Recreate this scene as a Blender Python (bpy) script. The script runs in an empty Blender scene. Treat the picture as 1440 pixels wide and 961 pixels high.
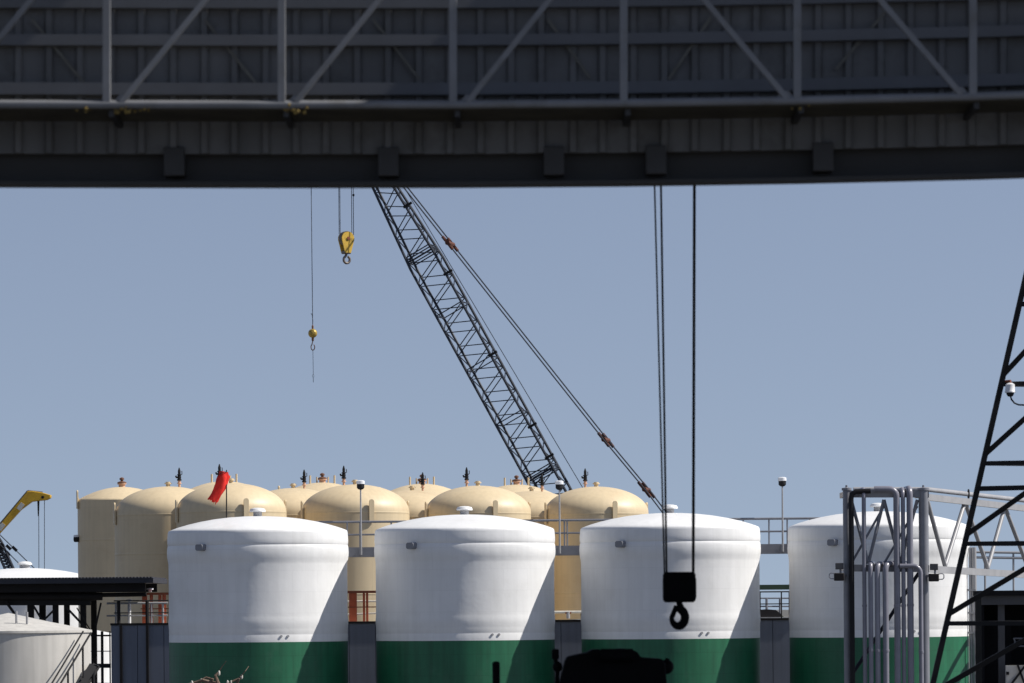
import bpy, bmesh, math, random
from mathutils import Vector, Matrix
random.seed(7)
R = math.radians
scene = bpy.context.scene
COL = scene.collection

# ------------------------------------------------------------------ camera mapping
F = 6000.0; PX0, PY0 = 720.0, 858.0; CZ = 6.5; ROLL = R(0.45)
def P(px, py, Y):
    u = (px - PX0) / F; v = (PY0 - py) / F
    return Vector((Y * (u * math.cos(ROLL) + v * math.sin(ROLL)), Y, CZ + Y * (v * math.cos(ROLL) - u * math.sin(ROLL))))

# ------------------------------------------------------------------ materials
def mat(name, col, rough=0.6, metal=0.0, var=0.12, scale=1.5, bump=0.0, bscale=20.0, streak=0.0, dirt=None, dirt_amt=0.0, dirt_scale=0.8, spec=0.5, zstretch=1.0, seam=None):
    m = bpy.data.materials.new(name); m.use_nodes = True
    nt = m.node_tree; N = nt.nodes; L = nt.links
    b = N['Principled BSDF']
    b.inputs['Roughness'].default_value = rough; b.inputs['Metallic'].default_value = metal
    b.inputs['Specular IOR Level'].default_value = spec
    tc = N.new('ShaderNodeTexCoord')
    mp = N.new('ShaderNodeMapping'); mp.inputs['Scale'].default_value = (1, 1, zstretch)
    oi = N.new('ShaderNodeObjectInfo'); sc_ = N.new('ShaderNodeVectorMath'); sc_.operation = 'SCALE'; sc_.inputs[0].default_value = (37.0, 23.0, 11.0)
    L.new(oi.outputs['Random'], sc_.inputs['Scale'])
    ad = N.new('ShaderNodeVectorMath'); ad.operation = 'ADD'; L.new(tc.outputs['Object'], ad.inputs[0]); L.new(sc_.outputs[0], ad.inputs[1])
    OBJ = ad.outputs[0]
    L.new(OBJ, mp.inputs['Vector'])
    n1 = N.new('ShaderNodeTexNoise'); n1.inputs['Scale'].default_value = scale; n1.inputs['Detail'].default_value = 6
    L.new(mp.outputs[0], n1.inputs['Vector'])
    r1 = N.new('ShaderNodeMapRange'); r1.inputs[1].default_value = 0.25; r1.inputs[2].default_value = 0.75
    r1.inputs[3].default_value = 1 - var; r1.inputs[4].default_value = 1 + var * 0.6
    L.new(n1.outputs['Fac'], r1.inputs[0])
    mx = N.new('ShaderNodeMix'); mx.data_type = 'RGBA'; mx.blend_type = 'MULTIPLY'; mx.inputs[0].default_value = 1
    mx.inputs[6].default_value = (*col, 1); L.new(r1.outputs[0], mx.inputs[7])
    out = mx.outputs[2]
    if streak > 0:
        ms = N.new('ShaderNodeMapping'); ms.inputs['Scale'].default_value = (1, 1, 0.06)
        L.new(OBJ, ms.inputs['Vector'])
        n2 = N.new('ShaderNodeTexNoise'); n2.inputs['Scale'].default_value = 4.0; n2.inputs['Detail'].default_value = 5
        L.new(ms.outputs[0], n2.inputs['Vector'])
        r2 = N.new('ShaderNodeMapRange'); r2.inputs[1].default_value = 0.35; r2.inputs[2].default_value = 0.62
        r2.inputs[3].default_value = 1 - streak; r2.inputs[4].default_value = 1
        L.new(n2.outputs['Fac'], r2.inputs[0])
        m2 = N.new('ShaderNodeMix'); m2.data_type = 'RGBA'; m2.blend_type = 'MULTIPLY'; m2.inputs[0].default_value = 1
        L.new(out, m2.inputs[6]); L.new(r2.outputs[0], m2.inputs[7]); out = m2.outputs[2]
    if dirt:
        n3 = N.new('ShaderNodeTexNoise'); n3.inputs['Scale'].default_value = dirt_scale; n3.inputs['Detail'].default_value = 8; n3.inputs['Roughness'].default_value = 0.7
        L.new(OBJ, n3.inputs['Vector'])
        r3 = N.new('ShaderNodeMapRange'); r3.inputs[1].default_value = 0.52; r3.inputs[2].default_value = 0.68
        r3.inputs[3].default_value = 0; r3.inputs[4].default_value = dirt_amt
        L.new(n3.outputs['Fac'], r3.inputs[0])
        m3 = N.new('ShaderNodeMix'); m3.data_type = 'RGBA'; L.new(r3.outputs[0], m3.inputs[0])
        L.new(out, m3.inputs[6]); m3.inputs[7].default_value = (*dirt, 1); out = m3.outputs[2]
    if seam:
        rad, bw, bh, dk = seam
        sx = N.new('ShaderNodeSeparateXYZ'); L.new(tc.outputs['Object'], sx.inputs[0])
        at = N.new('ShaderNodeMath'); at.operation = 'ARCTAN2'; L.new(sx.outputs['Y'], at.inputs[0]); L.new(sx.outputs['X'], at.inputs[1])
        ml = N.new('ShaderNodeMath'); ml.operation = 'MULTIPLY'; L.new(at.outputs[0], ml.inputs[0]); ml.inputs[1].default_value = rad
        cx_ = N.new('ShaderNodeCombineXYZ'); L.new(ml.outputs[0], cx_.inputs[0]); L.new(sx.outputs['Z'], cx_.inputs[1])
        bk = N.new('ShaderNodeTexBrick'); bk.inputs['Scale'].default_value = 1.0; bk.inputs['Brick Width'].default_value = bw; bk.inputs['Row Height'].default_value = bh
        bk.inputs['Mortar Size'].default_value = 0.018; bk.inputs['Mortar Smooth'].default_value = 0.6
        bk.inputs['Color1'].default_value = (1, 1, 1, 1); bk.inputs['Color2'].default_value = (0.965, 0.965, 0.96, 1); bk.inputs['Mortar'].default_value = (dk, dk, dk, 1)
        L.new(cx_.outputs[0], bk.inputs['Vector'])
        mb_ = N.new('ShaderNodeMix'); mb_.data_type = 'RGBA'; mb_.blend_type = 'MULTIPLY'; mb_.inputs[0].default_value = 1
        L.new(out, mb_.inputs[6]); L.new(bk.outputs['Color'], mb_.inputs[7]); out = mb_.outputs[2]
    L.new(out, b.inputs['Base Color'])
    if bump > 0:
        n4 = N.new('ShaderNodeTexNoise'); n4.inputs['Scale'].default_value = bscale; n4.inputs['Detail'].default_value = 5
        L.new(OBJ, n4.inputs['Vector'])
        bp = N.new('ShaderNodeBump'); bp.inputs['Strength'].default_value = bump; bp.inputs['Distance'].default_value = 0.05
        L.new(n4.outputs['Fac'], bp.inputs['Height']); L.new(bp.outputs[0], b.inputs['Normal'])
    return m

M = {}
M['white'] = mat('white_tank_paint', (0.82, 0.82, 0.815), 0.45, var=0.06, scale=0.6, bump=0.26, bscale=1.3, streak=0.05, dirt=(0.52, 0.50, 0.45), dirt_amt=0.16, dirt_scale=0.5, seam=(3.9, 1.25, 0.92, 0.93))
M['green'] = mat('green_tank_paint', (0.014, 0.140, 0.066), 0.5, var=0.16, scale=0.8, bump=0.10, bscale=1.2, streak=0.22, dirt=(0.05, 0.15, 0.09), dirt_amt=0.35, dirt_scale=1.2, seam=(3.9, 1.25, 0.92, 0.8))
M['beige'] = mat('beige_tank_paint', (0.685, 0.553, 0.355), 0.5, var=0.06, scale=0.5, bump=0.04, bscale=0.6, streak=0.07, dirt=(0.42, 0.28, 0.15), dirt_amt=0.22, dirt_scale=0.45, seam=(3.25, 4.0, 2.42, 0.92))
M['greytank'] = mat('weathered_grey_tank_paint', (0.55, 0.53, 0.49), 0.6, var=0.12, scale=0.7, streak=0.14, bump=0.05, bscale=1.0)
M['grey'] = mat('grey_galvanised_steel', (0.21, 0.215, 0.24), 0.32, metal=0.0, var=0.15, scale=2.0)
M['pipe'] = mat('grey_pipe_cladding', (0.22, 0.22, 0.26), 0.28, metal=0.0, var=0.14, scale=2.0, streak=0.1)
M['palesteel'] = mat('pale_grey_steel', (0.33, 0.33, 0.34), 0.4, var=0.15, scale=2.0)
M['wallgrey'] = mat('slate_grey_wall_panel', (0.17, 0.19, 0.24), 0.6, var=0.10, scale=0.5, streak=0.12)
M['black'] = mat('black_painted_steel', (0.012, 0.012, 0.014), 0.6, var=0.25, scale=2.0, spec=0.25)
M['shadeblack'] = mat('shade_black_steel', (0.006, 0.006, 0.007), 0.75, var=0.25, scale=4.0, spec=0.1)  # near-black albedo carries the foreground shade on hook, winch and post
M['boom'] = mat('dark_navy_boom_steel', (0.022, 0.028, 0.042), 0.55, var=0.25, scale=1.0, spec=0.3)
M['rope'] = mat('steel_wire_rope', (0.06, 0.07, 0.09), 0.6, var=0.2, scale=3.0, spec=0.3)
M['darkrust'] = mat('dark_rusty_link_steel', (0.11, 0.035, 0.02), 0.85, var=0.4, scale=4.0)
M['rust'] = mat('rusty_red_steel', (0.20, 0.055, 0.025), 0.8, var=0.3, scale=4.0)
M['orange'] = mat('orange_safety_paint', (0.42, 0.085, 0.03), 0.6, var=0.2, scale=2.0)
M['yellow'] = mat('worn_yellow_paint', (0.62, 0.40, 0.05), 0.5, var=0.2, scale=2.5, dirt=(0.06, 0.035, 0.015), dirt_amt=0.8, dirt_scale=2.2)
M['craneyellow'] = mat('crane_yellow_paint', (0.62, 0.36, 0.015), 0.5, var=0.15, scale=1.0, dirt=(0.2, 0.1, 0.02), dirt_amt=0.35, dirt_scale=0.9)
M['brass'] = mat('brassy_yellow_ball', (0.50, 0.34, 0.07), 0.4, metal=0.3, var=0.2, scale=3.0, dirt=(0.08, 0.05, 0.02), dirt_amt=0.5, dirt_scale=2.0)
M['steelhook'] = mat('worn_hook_steel', (0.18, 0.15, 0.13), 0.5, metal=0.3, var=0.3, scale=6.0)
M['siding'] = mat('dark_ribbed_siding', (0.148, 0.149, 0.154), 0.65, var=0.16, scale=1.2, streak=0.2, dirt=(0.055, 0.052, 0.045), dirt_amt=0.5, dirt_scale=1.6)
M['girder'] = mat('dark_girder_paint', (0.030, 0.029, 0.030), 0.6, var=0.2, scale=2.0)
M['truss'] = mat('grey_truss_paint', (0.185, 0.19, 0.205), 0.55, var=0.18, scale=2.5, dirt=(0.10, 0.09, 0.07), dirt_amt=0.4, dirt_scale=3.0)
M['girt'] = mat('grey_girt_paint', (0.12, 0.125, 0.14), 0.6, var=0.15, scale=2.0)
M['plate'] = mat('dark_hanger_paint', (0.042, 0.042, 0.045), 0.65, var=0.2, scale=3.0)
M['rod'] = mat('pale_sway_rod', (0.13, 0.125, 0.11), 0.6, var=0.3, scale=4.0)
M['grating'] = mat('rusty_walkway_grating', (0.065, 0.058, 0.042), 0.8, var=0.4, scale=3.0)
M['moss'] = mat('ochre_rust_crust', (0.30, 0.21, 0.06), 0.9, var=0.7, scale=14.0, bump=0.5, bscale=30)
M['red'] = mat('red_windsock_fabric', (0.80, 0.022, 0.012), 0.8, var=0.18, scale=3.0, bump=0.3, bscale=6.0)
M['canopy'] = mat('dark_blue_canopy_paint', (0.02, 0.022, 0.032), 0.6, var=0.2, scale=1.0)
M['canopydark'] = mat('dark_canopy_steel', (0.022, 0.020, 0.020), 0.7, var=0.25, scale=1.5, spec=0.2)  # near-black steel for canopy beams, rails and small fittings
M['shed'] = mat('shade_dark_cladding', (0.013, 0.013, 0.015), 0.8, var=0.2, scale=1.0, spec=0.05)  # low albedo stands in for the shade inside the open shed
M['shedtrim'] = mat('charcoal_shed_trim', (0.07, 0.07, 0.075), 0.7, var=0.2, scale=1.0)
M['deck'] = mat('pale_concrete_deck', (0.42, 0.41, 0.39), 0.8, var=0.15, scale=0.8)
M['ground'] = mat('asphalt_yard', (0.10, 0.097, 0.09), 0.9, var=0.3, scale=0.35, bump=0.4, bscale=6)
M['leaf'] = mat('dull_green_foliage', (0.05, 0.07, 0.035), 0.8, var=0.4, scale=0.2)
M['bark'] = mat('dry_brown_bark', (0.16, 0.11, 0.08), 0.9, var=0.35, scale=6.0)
M['bud'] = mat('pale_dry_husk', (0.6, 0.58, 0.52), 0.8, var=0.2, scale=6.0)
M['lampwhite'] = mat('white_lamp_cap', (0.75, 0.76, 0.78), 0.4, var=0.05)
M['darkgreen'] = mat('green_painted_beam', (0.05, 0.085, 0.045), 0.6, var=0.2)
M['brown'] = mat('brown_valve_body', (0.16, 0.075, 0.045), 0.6, var=0.3, scale=6.0)
M['pink'] = mat('primer_pink_pipe', (0.60, 0.36, 0.24), 0.6, var=0.15, scale=4.0)

# ------------------------------------------------------------------ mesh helper
class MB:
    def __init__(s): s.v = []; s.f = []
    def add(s, vs, fs):
        o = len(s.v); s.v += [Vector(v) for v in vs]; s.f += [tuple(i + o for i in f) for f in fs]; return s
    def box(s, lo, hi):
        x0, y0, z0 = lo; x1, y1, z1 = hi
        return s.add([(x0,y0,z0),(x1,y0,z0),(x1,y1,z0),(x0,y1,z0),(x0,y0,z1),(x1,y0,z1),(x1,y1,z1),(x0,y1,z1)],
                     [(0,3,2,1),(4,5,6,7),(0,1,5,4),(1,2,6,5),(2,3,7,6),(3,0,4,7)])
    def bar(s, a, b, w, d=None, up=None):
        """rectangular bar from a to b; w = size along the in-picture normal, d = size along depth"""
        a = Vector(a); b = Vector(b); d = d if d is not None else w
        t = (b - a).normalized(); y = Vector(up or (0, 1, 0))
        if abs(t.dot(y)) > 0.97: y = Vector((1, 0, 0))
        n = t.cross(y).normalized(); y = n.cross(t).normalized()
        vs = []
        for p in (a, b):
            for i, j in ((-1,-1),(1,-1),(1,1),(-1,1)): vs.append(p + n*(i*w/2) + y*(j*d/2))
        return s.add(vs, [(0,1,2,3),(7,6,5,4),(0,4,5,1),(1,5,6,2),(2,6,7,3),(3,7,4,0)])
    def tube(s, pts, r, n=10, r1=None):
        pts = [Vector(p) for p in pts]; k = len(pts); o = len(s.v)
        for i, p in enumerate(pts):
            t = (pts[min(i+1, k-1)] - pts[max(i-1, 0)]).normalized()
            if i == 0: ref = Vector((0, 0, 1)) if abs(t.z) < 0.9 else Vector((1, 0, 0)); a = t.cross(ref).normalized()
            else: a = (a - t * a.dot(t)).normalized()
            b = t.cross(a)
            rr = r if r1 is None else r + (r1 - r) * i / (k - 1)
            for j in range(n):
                th = 2*math.pi*j/n; s.v.append(p + a*(rr*math.cos(th)) + b*(rr*math.sin(th)))
        for i in range(k-1):
            for j in range(n):
                s.f.append((o+i*n+j, o+i*n+(j+1)%n, o+(i+1)*n+(j+1)%n, o+(i+1)*n+j))
        s.f.append(tuple(o+j for j in reversed(range(n)))); s.f.append(tuple(o+(k-1)*n+j for j in range(n)))
        return s
    def lathe(s, prof, n=24, c=(0,0,0)):
        o = len(s.v); c = Vector(c); rings = []
        for (r, z) in prof:
            if r < 1e-6: rings.append([len(s.v)]); s.v.append(c + Vector((0,0,z)))
            else:
                rings.append(list(range(len(s.v), len(s.v)+n)))
                for j in range(n):
                    th = 2*math.pi*j/n; s.v.append(c + Vector((r*math.cos(th), r*math.sin(th), z)))
        for A, B in zip(rings, rings[1:]):
            for j in range(n):
                a0, a1 = A[j % len(A)], A[(j+1) % len(A)]; b0, b1 = B[j % len(B)], B[(j+1) % len(B)]
                if len(A) == 1 and len(B) == 1: continue
                if len(A) == 1: s.f.append((a0, b0, b1))
                elif len(B) == 1: s.f.append((a0, b0, a1))
                else: s.f.append((a0, b0, b1, a1))
        return s
    def extrude(s, outline, y0, y1):
        """outline: list of (x, z) counter-clockwise; slab from y0 to y1"""
        n = len(outline)
        vs = [(x, y0, z) for x, z in outline] + [(x, y1, z) for x, z in outline]
        fs = [tuple(range(n)), tuple(reversed(range(n, 2*n)))] + [(i, i+n, (i+1)%n+n, (i+1)%n) for i in range(n)]
        return s.add(vs, fs)
    def build(s, name, m, parent=None, world=True, smooth=True, bevel=0.0):
        off = Vector((0,0,0))
        if parent is not None and world:
            p = parent
            while p is not None: off += p.location; p = p.parent
        me = bpy.data.meshes.new(name); me.from_pydata([v - off for v in s.v], [], s.f)
        bm = bmesh.new(); bm.from_mesh(me); bmesh.ops.recalc_face_normals(bm, faces=bm.faces); bm.to_mesh(me); bm.free()
        me.materials.append(M[m])
        if smooth:
            for p in me.polygons: p.use_smooth = True
            me.set_sharp_from_angle(angle=R(38))
        o = bpy.data.objects.new(name, me); COL.objects.link(o)
        if parent is not None: o.parent = parent
        if bevel > 0:
            bv = o.modifiers.new('bevel', 'BEVEL'); bv.width = bevel; bv.segments = 2; bv.limit_method = 'ANGLE'
        return o

def tag(o, label=None, cat=None, group=None, kind=None):
    if label: o['label'] = label
    if cat: o['category'] = cat
    if group: o['group'] = group
    if kind: o['kind'] = kind
    return o
def thing(name, label, cat, loc=(0,0,0), group=None):
    o = bpy.data.objects.new(name, None); o.empty_display_size = 0.5; COL.objects.link(o); o.location = loc
    return tag(o, label, cat, group)
def copy_tree(o, parent=None):
    c = o.copy(); COL.objects.link(c); c.parent = parent
    for ch in list(o.children): copy_tree(ch, c)
    return c

def arc(c, r, a0, a1, n, ax=(1,0,0), ay=(0,0,1)):
    c = Vector(c); ax = Vector(ax); ay = Vector(ay)
    return [c + ax*(r*math.cos(R(a0+(a1-a0)*i/n))) + ay*(r*math.sin(R(a0+(a1-a0)*i/n))) for i in range(n+1)]

# ------------------------------------------------------------------ ground and far woods
g = MB(); S = 7000
g.add([(-S,-300,0),(S,-300,0),(S,2*S,0),(-S,2*S,0)], [(0,1,2,3)])
tag(g.build('ground', 'ground', smooth=False), kind='structure')
tw = MB()
for i in range(9000):
    x = random.uniform(-330, 330); y = random.uniform(905, 960)
    hmax = 4.3 + 1.5*math.sin(x*0.11) + 1.0*math.sin(x*0.37+1) + random.uniform(-0.8, 0.8)
    z = random.uniform(0.1, 1) * hmax
    r = random.uniform(0.5, 1.1); a = random.uniform(0, 6.28); e = random.uniform(-0.8, 0.8)
    ux = Vector((math.cos(a), math.sin(a), 0))*r; uz = Vector((-math.sin(a)*math.sin(e), math.cos(a)*math.sin(e), math.cos(e)))*r
    c = Vector((x, y, z)); tw.add([c-ux, c-uz*0.7, c+ux, c+uz], [(0,1,2,3)])
tag(tw.build('distant_woods', 'leaf', smooth=False), 'low dull green woods far beyond the tank yard', 'woods', kind='stuff')

# ------------------------------------------------------------------ white tanks
YW = 187.5; K = YW / F
def white_tank():
    t = thing('white_storage_tank', 'x', 'tank')
    zr = 10.05                                   # rim height
    def pr(l): return [((125.5 + (r - 124.4)*0.58 if r > 122 else r*1.012)*K, zr + (749.5 - y)*K) for r, y in l]   # slim jacket bulges
    roof = MB().lathe(pr([(0,728.6),(20,728.9),(40,730.2),(60,732.6),(80,736.2),(97,740.2),(110,744),(118,746.8),(123,749.0),(125.3,751.2),(125.8,753.5)]), 128)
    roof.build('roof', 'white', t, world=False)
    shell = MB().lathe(pr([(125.8,753.5),(126.3,757),(126.9,762),(126.9,766.5),(126.2,769.3),(125.6,770.2),(126.4,771.2),(127.3,774),(127.9,780),(127.5,785),(126.4,789.5),(125,793.5),(124.4,797),
                           (124.3,820),(124.3,845),(124.4,868),(124.8,871),(125.5,875),(125.6,880),(124.8,885),(124.4,888),(124.5,893.5),(124.1,894.3),(124.5,895.2),(124.5,904.9)]), 128)
    shell.build('shell', 'white', t, world=False)
    base = MB().lathe([(125.55*K, zr + (749.5-904.9)*K), (125.5*K, 4.0), (125.5*K, 2.0), (126*K, 0.0)], 128)
    base.build('green_base', 'green', t, world=False)
    ztop = zr + (749.5-728.6)*K
    v = MB().lathe([(0.19,-0.1),(0.19,0.2),(0.21,0.21)], 24, (0,0,ztop)).build('vent', 'palesteel', t, world=False)
    MB().lathe([(0.20,0.20),(0.35,0.19),(0.36,0.24),(0.31,0.33),(0.15,0.37),(0,0.38)], 28, (0,0,ztop)).build('vent_cap', 'white', v, world=False)
    # junction box on a short conduit, front left
    th = math.asin(-70/126.0); rr = 126*K
    d = Vector((math.sin(th), -math.cos(th), 0)); q = Vector((math.cos(th), math.sin(th), 0))
    zb = zr - 24*K; c = d*(rr+0.12) + Vector((0,0,zb))
    jb = MB(); w, h = 0.21, 0.15
    ring = [(-w,-h*0.6),(-w*0.7,-h),(w*0.7,-h),(w,-h*0.6),(w,h*0.6),(w*0.7,h),(-w*0.7,h),(-w,h*0.6)]
    vs = [c + q*a + Vector((0,0,b)) - d*0.14 for a,b in ring] + [c + q*a*0.9 + Vector((0,0,b*0.9)) + d*0.16 for a,b in ring]
    jb.add(vs, [tuple(range(8)), tuple(reversed(range(8,16)))] + [(i, i+8, (i+1)%8+8, (i+1)%8) for i in range(8)])
    jb.build('junction_box', 'grey', t, world=False, smooth=False)
    # two small nozzles above the green band
    for off in (38, 47):
        th = math.asin(off/124.5); d = Vector((math.sin(th), -math.cos(th), 0))
        c = d*(125.4*K) + Vector((0,0, zr + (749.5-896.8)*K))
        MB().tube([c - d*0.05, c + d*0.045], 0.055, 12).build('nozzle', 'palesteel', t, world=False)
    # handrail stub post on roof edge at the back, small hatch
    c = Vector((55*K, 40*K, zr+8*K)); MB().box(c - Vector((0.25,0.25,0.25)), c + Vector((0.25,0.25,0.12))).build('hatch', 'white', t, world=False, bevel=0.03)
    return t
wt = white_tank()
wl = ['white tank with a green base and a red windsock on its roof',
      'white tank with green base between the windsock tank and the hanging black hook',
      'white tank with green base directly behind the hanging black hook',
      'white tank with green base standing behind the grey pipe rack']
wx = [363, 654, 942.6, 1235.5]; WT = []
for i, x in enumerate(wx):
    o = wt if i == 0 else copy_tree(wt)
    p = P(x, 820, YW); o.location = (p.x, YW, 0); o['label'] = wl[i]; o['group'] = 'white tanks in the front row'; WT.append(o)
    o.rotation_euler.z = 0

# ------------------------------------------------------------------ beige tanks
RB = 3.25
def lug(t, ang, z0):
    d = Vector((math.sin(ang), -math.cos(ang), 0)); q = Vector((math.cos(ang), math.sin(ang), 0))
    mb = MB(); pts = [(-0.15,-0.55),(0.15,-0.55),(0.15,0.65)] + [(0.15*math.cos(R(a)), 0.65+0.15*math.sin(R(a))) for a in (30,60,90,120,150)] + [(-0.15,0.65)]
    c = d*(RB+0.05); n = len(pts)
    vs = [c + q*a + Vector((0,0,z0+b)) for a,b in pts] + [c + d*0.09 + q*a + Vector((0,0,z0+b)) for a,b in pts]
    mb.add(vs, [tuple(range(n)), tuple(reversed(range(n,2*n)))] + [(i,i+n,(i+1)%n+n,(i+1)%n) for i in range(n)])
    # gusset to the shell
    mb.add([c + Vector((0,0,z0-0.5)) - d*0.25 - q*0.03, c + Vector((0,0,z0+0.45)) - q*0.03, c + Vector((0,0,z0-0.5)) - q*0.03,
            c + Vector((0,0,z0-0.5)) - d*0.25 + q*0.03, c + Vector((0,0,z0+0.45)) + q*0.03, c + Vector((0,0,z0-0.5)) + q*0.03],
           [(0,1,2),(5,4,3),(0,3,4,1),(1,4,5,2),(2,5,3,0)])
    mb.build('lifting_lug', 'beige', t, world=False, smooth=False)
def beige_tank(side):
    t = thing('beige_storage_tank', 'x', 'tank')
    zt = CZ + 7.63; hz = 1.66; z0 = zt - hz
    MB().lathe([(RB*math.sin(R(a)), z0 + 0.02 + hz*math.cos(R(a))) for a in range(0, 91, 5)], 96).build('dome', 'beige', t, world=False)
    MB().lathe([(RB,z0+0.02),(RB,z0-0.02),(RB+0.012,z0-0.05),(RB+0.012,z0-0.09),(RB,z0-0.12),(RB,z0-0.2),(RB,z0-2.34),(RB,z0-2.4),(RB+0.01,z0-2.42),(RB+0.01,z0-2.46),(RB,z0-2.48),(RB,z0-2.54),(RB,z0-4.84),(RB,z0-4.9),(RB+0.01,z0-4.93),(RB+0.01,z0-4.98),(RB,z0-5.0),(RB,z0-5.06),(RB,0)], 96).build('shell', 'beige', t, world=False)
    for a in (19, 109, 199, 289): lug(t, R(a), z0 - 0.10)
    # central nozzle and relief valve mast
    MB().lathe([(0.13,-0.1),(0.13,0.16),(0.22,0.17),(0.22,0.23),(0.15,0.24),(0.15,0.30),(0,0.31)], 16, (0,0,zt)).build('top_nozzle', 'beige', t, world=False)
    x = 0.68*side; zz = zt - 0.05
    vm = MB().lathe([(0.07,-0.1),(0.07,0.22),(0.14,0.23),(0.14,0.28),(0.09,0.29),(0.09,0.42)], 12, (x,0,zz)).build('relief_pipe', 'pink', t, world=False)
    hv = MB(); hv.lathe([(0.14,0.42),(0.14,0.50),(0.10,0.52),(0.12,0.62),(0.10,0.74),(0.14,0.75),(0.14,0.79),(0.08,0.81),(0.085,1.0),(0.05,1.12),(0.03,1.2),(0,1.21)], 12, (x,0,zz))
    hv.tube([(x,0,zz+0.60),(x-0.18,-0.02,zz+0.62),(x-0.21,-0.02,zz+0.72)], 0.055, 8); hv.tube([(x+0.05,0,zz+0.78),(x+0.17,-0.03,zz+0.80),(x+0.16,-0.03,zz+1.0)], 0.025, 6)
    hv.build('relief_valve', 'black', vm, world=False)
    return t
bA = beige_tank(-1); bB = beige_tank(1)
front = [(325.5, 253, 'front beige domed tank directly behind the red windsock'),
         (500.0, 257.5, 'front beige domed tank behind the left lamp post, seen between two white tanks'),
         (672.5, 262, 'front beige domed tank rising behind the second white tank from the left'),
         (839.0, 266, 'rightmost beige domed tank, just left of the crane pendant lines')]
second = [(237.0, 258.7, 'beige domed tank overlapping the leftmost beige tank, left of the windsock'),
          (413.0, 264, 'beige domed tank tucked behind the gap right of the windsock tank'),
          (580.0, 271, 'beige domed tank half hidden left of the dome above the second white tank'),
          (748.0, 275, 'beige domed tank half hidden in front of the crane boom foot')]
for proto, rows in ((bA, front), (bB, second)):
    for i, (x, Y, lab) in enumerate(rows):
        o = proto if i == 0 else copy_tree(proto)
        p = P(x, 760, Y); o.location = (p.x, Y, 0); o['label'] = lab; o['group'] = 'beige domed tanks behind the white tanks'
def tall_tank(posts=True):
    t = thing('beige_storage_tank', 'x', 'tank')
    zt = CZ + 9.55; h = 0.95; z0 = zt - h
    prof = [(RB*f, z0 + h*(1 - f*f)) for f in (0,0.1,0.2,0.35,0.5,0.65,0.8,0.9)] + [(RB*0.955, z0+0.075), (RB*0.985, z0+0.02), (RB, z0-0.06)]
    MB().lathe(prof, 96).build('dome', 'beige', t, world=False)
    MB().lathe([(RB,z0-0.06),(RB,z0-0.2),(RB,z0-2.84),(RB,z0-2.9),(RB+.01,z0-2.93),(RB+.01,z0-2.98),(RB,z0-3.0),(RB,z0-3.06),(RB,z0-5.94),(RB,z0-6),(RB+.01,z0-6.03),(RB+.01,z0-6.08),(RB,z0-6.1),(RB,z0-6.16),(RB,0)], 96).build('shell', 'beige', t, world=False)
    v = MB().lathe([(0.24,-0.1),(0.24,0.18),(0.34,0.19),(0.34,0.25),(0.22,0.26)], 16, (0,0,zt)).build('relief_pipe', 'pink', t, world=False)
    MB().lathe([(0.33,0.26),(0.33,0.34),(0.20,0.40),(0.10,0.42),(0.10,0.5),(0.17,0.52),(0.17,0.64),(0.06,0.70),(0,0.71)], 12, (0,0,zt)).build('relief_valve', 'brown', v, world=False)
    if posts:
        for sx in (-1, 1):
            MB().tube([(0.9*sx,-0.1,zt-0.15),(0.9*sx,-0.1,zt+0.52)], 0.075, 10).build('guide_post', 'beige', t, world=False)
            MB().tube([(0.42*sx,0.3,zt-0.15),(0.42*sx,0.3,zt+0.42)], 0.06, 10).build('guide_post', 'beige', t, world=False)
    for a in (289,): lug(t, R(a), z0 - 0.1)
    return t
tA = tall_tank(); tB = tall_tank(False)
third = [(tA, 316, 311, 'taller beige tank peeping over the dome behind the windsock'),
         (tA, 454, 316, 'taller beige tank peeping between two front domes left of the left lamp post'),
         (tA, 594, 321, 'taller beige tank peeping behind the half hidden dome in mid row'),
         (tA, 727, 325, 'taller beige tank peeping at the foot of the crane boom'),
         (tB, 172, 313, 'leftmost beige tank, shallow dome and shaded shell beside the canopy')]
used = set()
for proto, x, Y, lab in third:
    o = copy_tree(proto) if proto in used else proto; used.add(proto)
    p = P(x, 760, Y); o.location = (p.x, Y, -0.3 if proto is tB else 0); o['label'] = lab; o['group'] = 'beige domed tanks behind the white tanks'
# bracket lamp on the left side of the leftmost tank
p = P(107.5, 757, 312); t = thing('bracket_lamp', 'small black lamp with white cap bracketed to the leftmost beige tank', 'lamp', p)
MB().lathe([(0,0.25),(0.2,0.22),(0.22,0.08)], 14, p).build('lamp_cap', 'lampwhite', t)
MB().lathe([(0.21,0.08),(0.23,-0.1),(0.18,-0.28),(0,-0.3)], 14, p).build('lamp_body', 'black', t)
MB().bar(p + Vector((0.1,0,0)), p + Vector((0.55,0,0)), 0.08).build('bracket', 'black', t)

# ------------------------------------------------------------------ far left white tank, grey cone tank
p = P(35, 820, 362); k = 362/F
t = thing('white_storage_tank', 'distant white tank with mushroom vent, mostly hidden behind the dark canopy', 'tank', (p.x, 362, 0))
zt = P(35, 799, 362).z; Rr = 120*k
MB().lathe([(Rr*f, zt - 21*k*(f**2)) for f in (0,.15,.3,.45,.6,.75,.9,0.98)] + [(Rr, zt-22.5*k)], 96).build('roof', 'white', t, world=False)
MB().lathe([(Rr, zt-22.5*k),(Rr,zt-60*k),(Rr,0)], 96).build('shell', 'white', t, world=False)
v = MB().lathe([(0.45,-0.1),(0.45,0.3)], 24, (0,0,zt)).build('vent', 'palesteel', t, world=False)
MB().lathe([(0.45,0.28),(0.62,0.26),(0.63,0.36),(0.5,0.5),(0.2,0.56),(0,0.57)], 24, (0,0,zt)).build('vent_cap', 'white', v, world=False)

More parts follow.
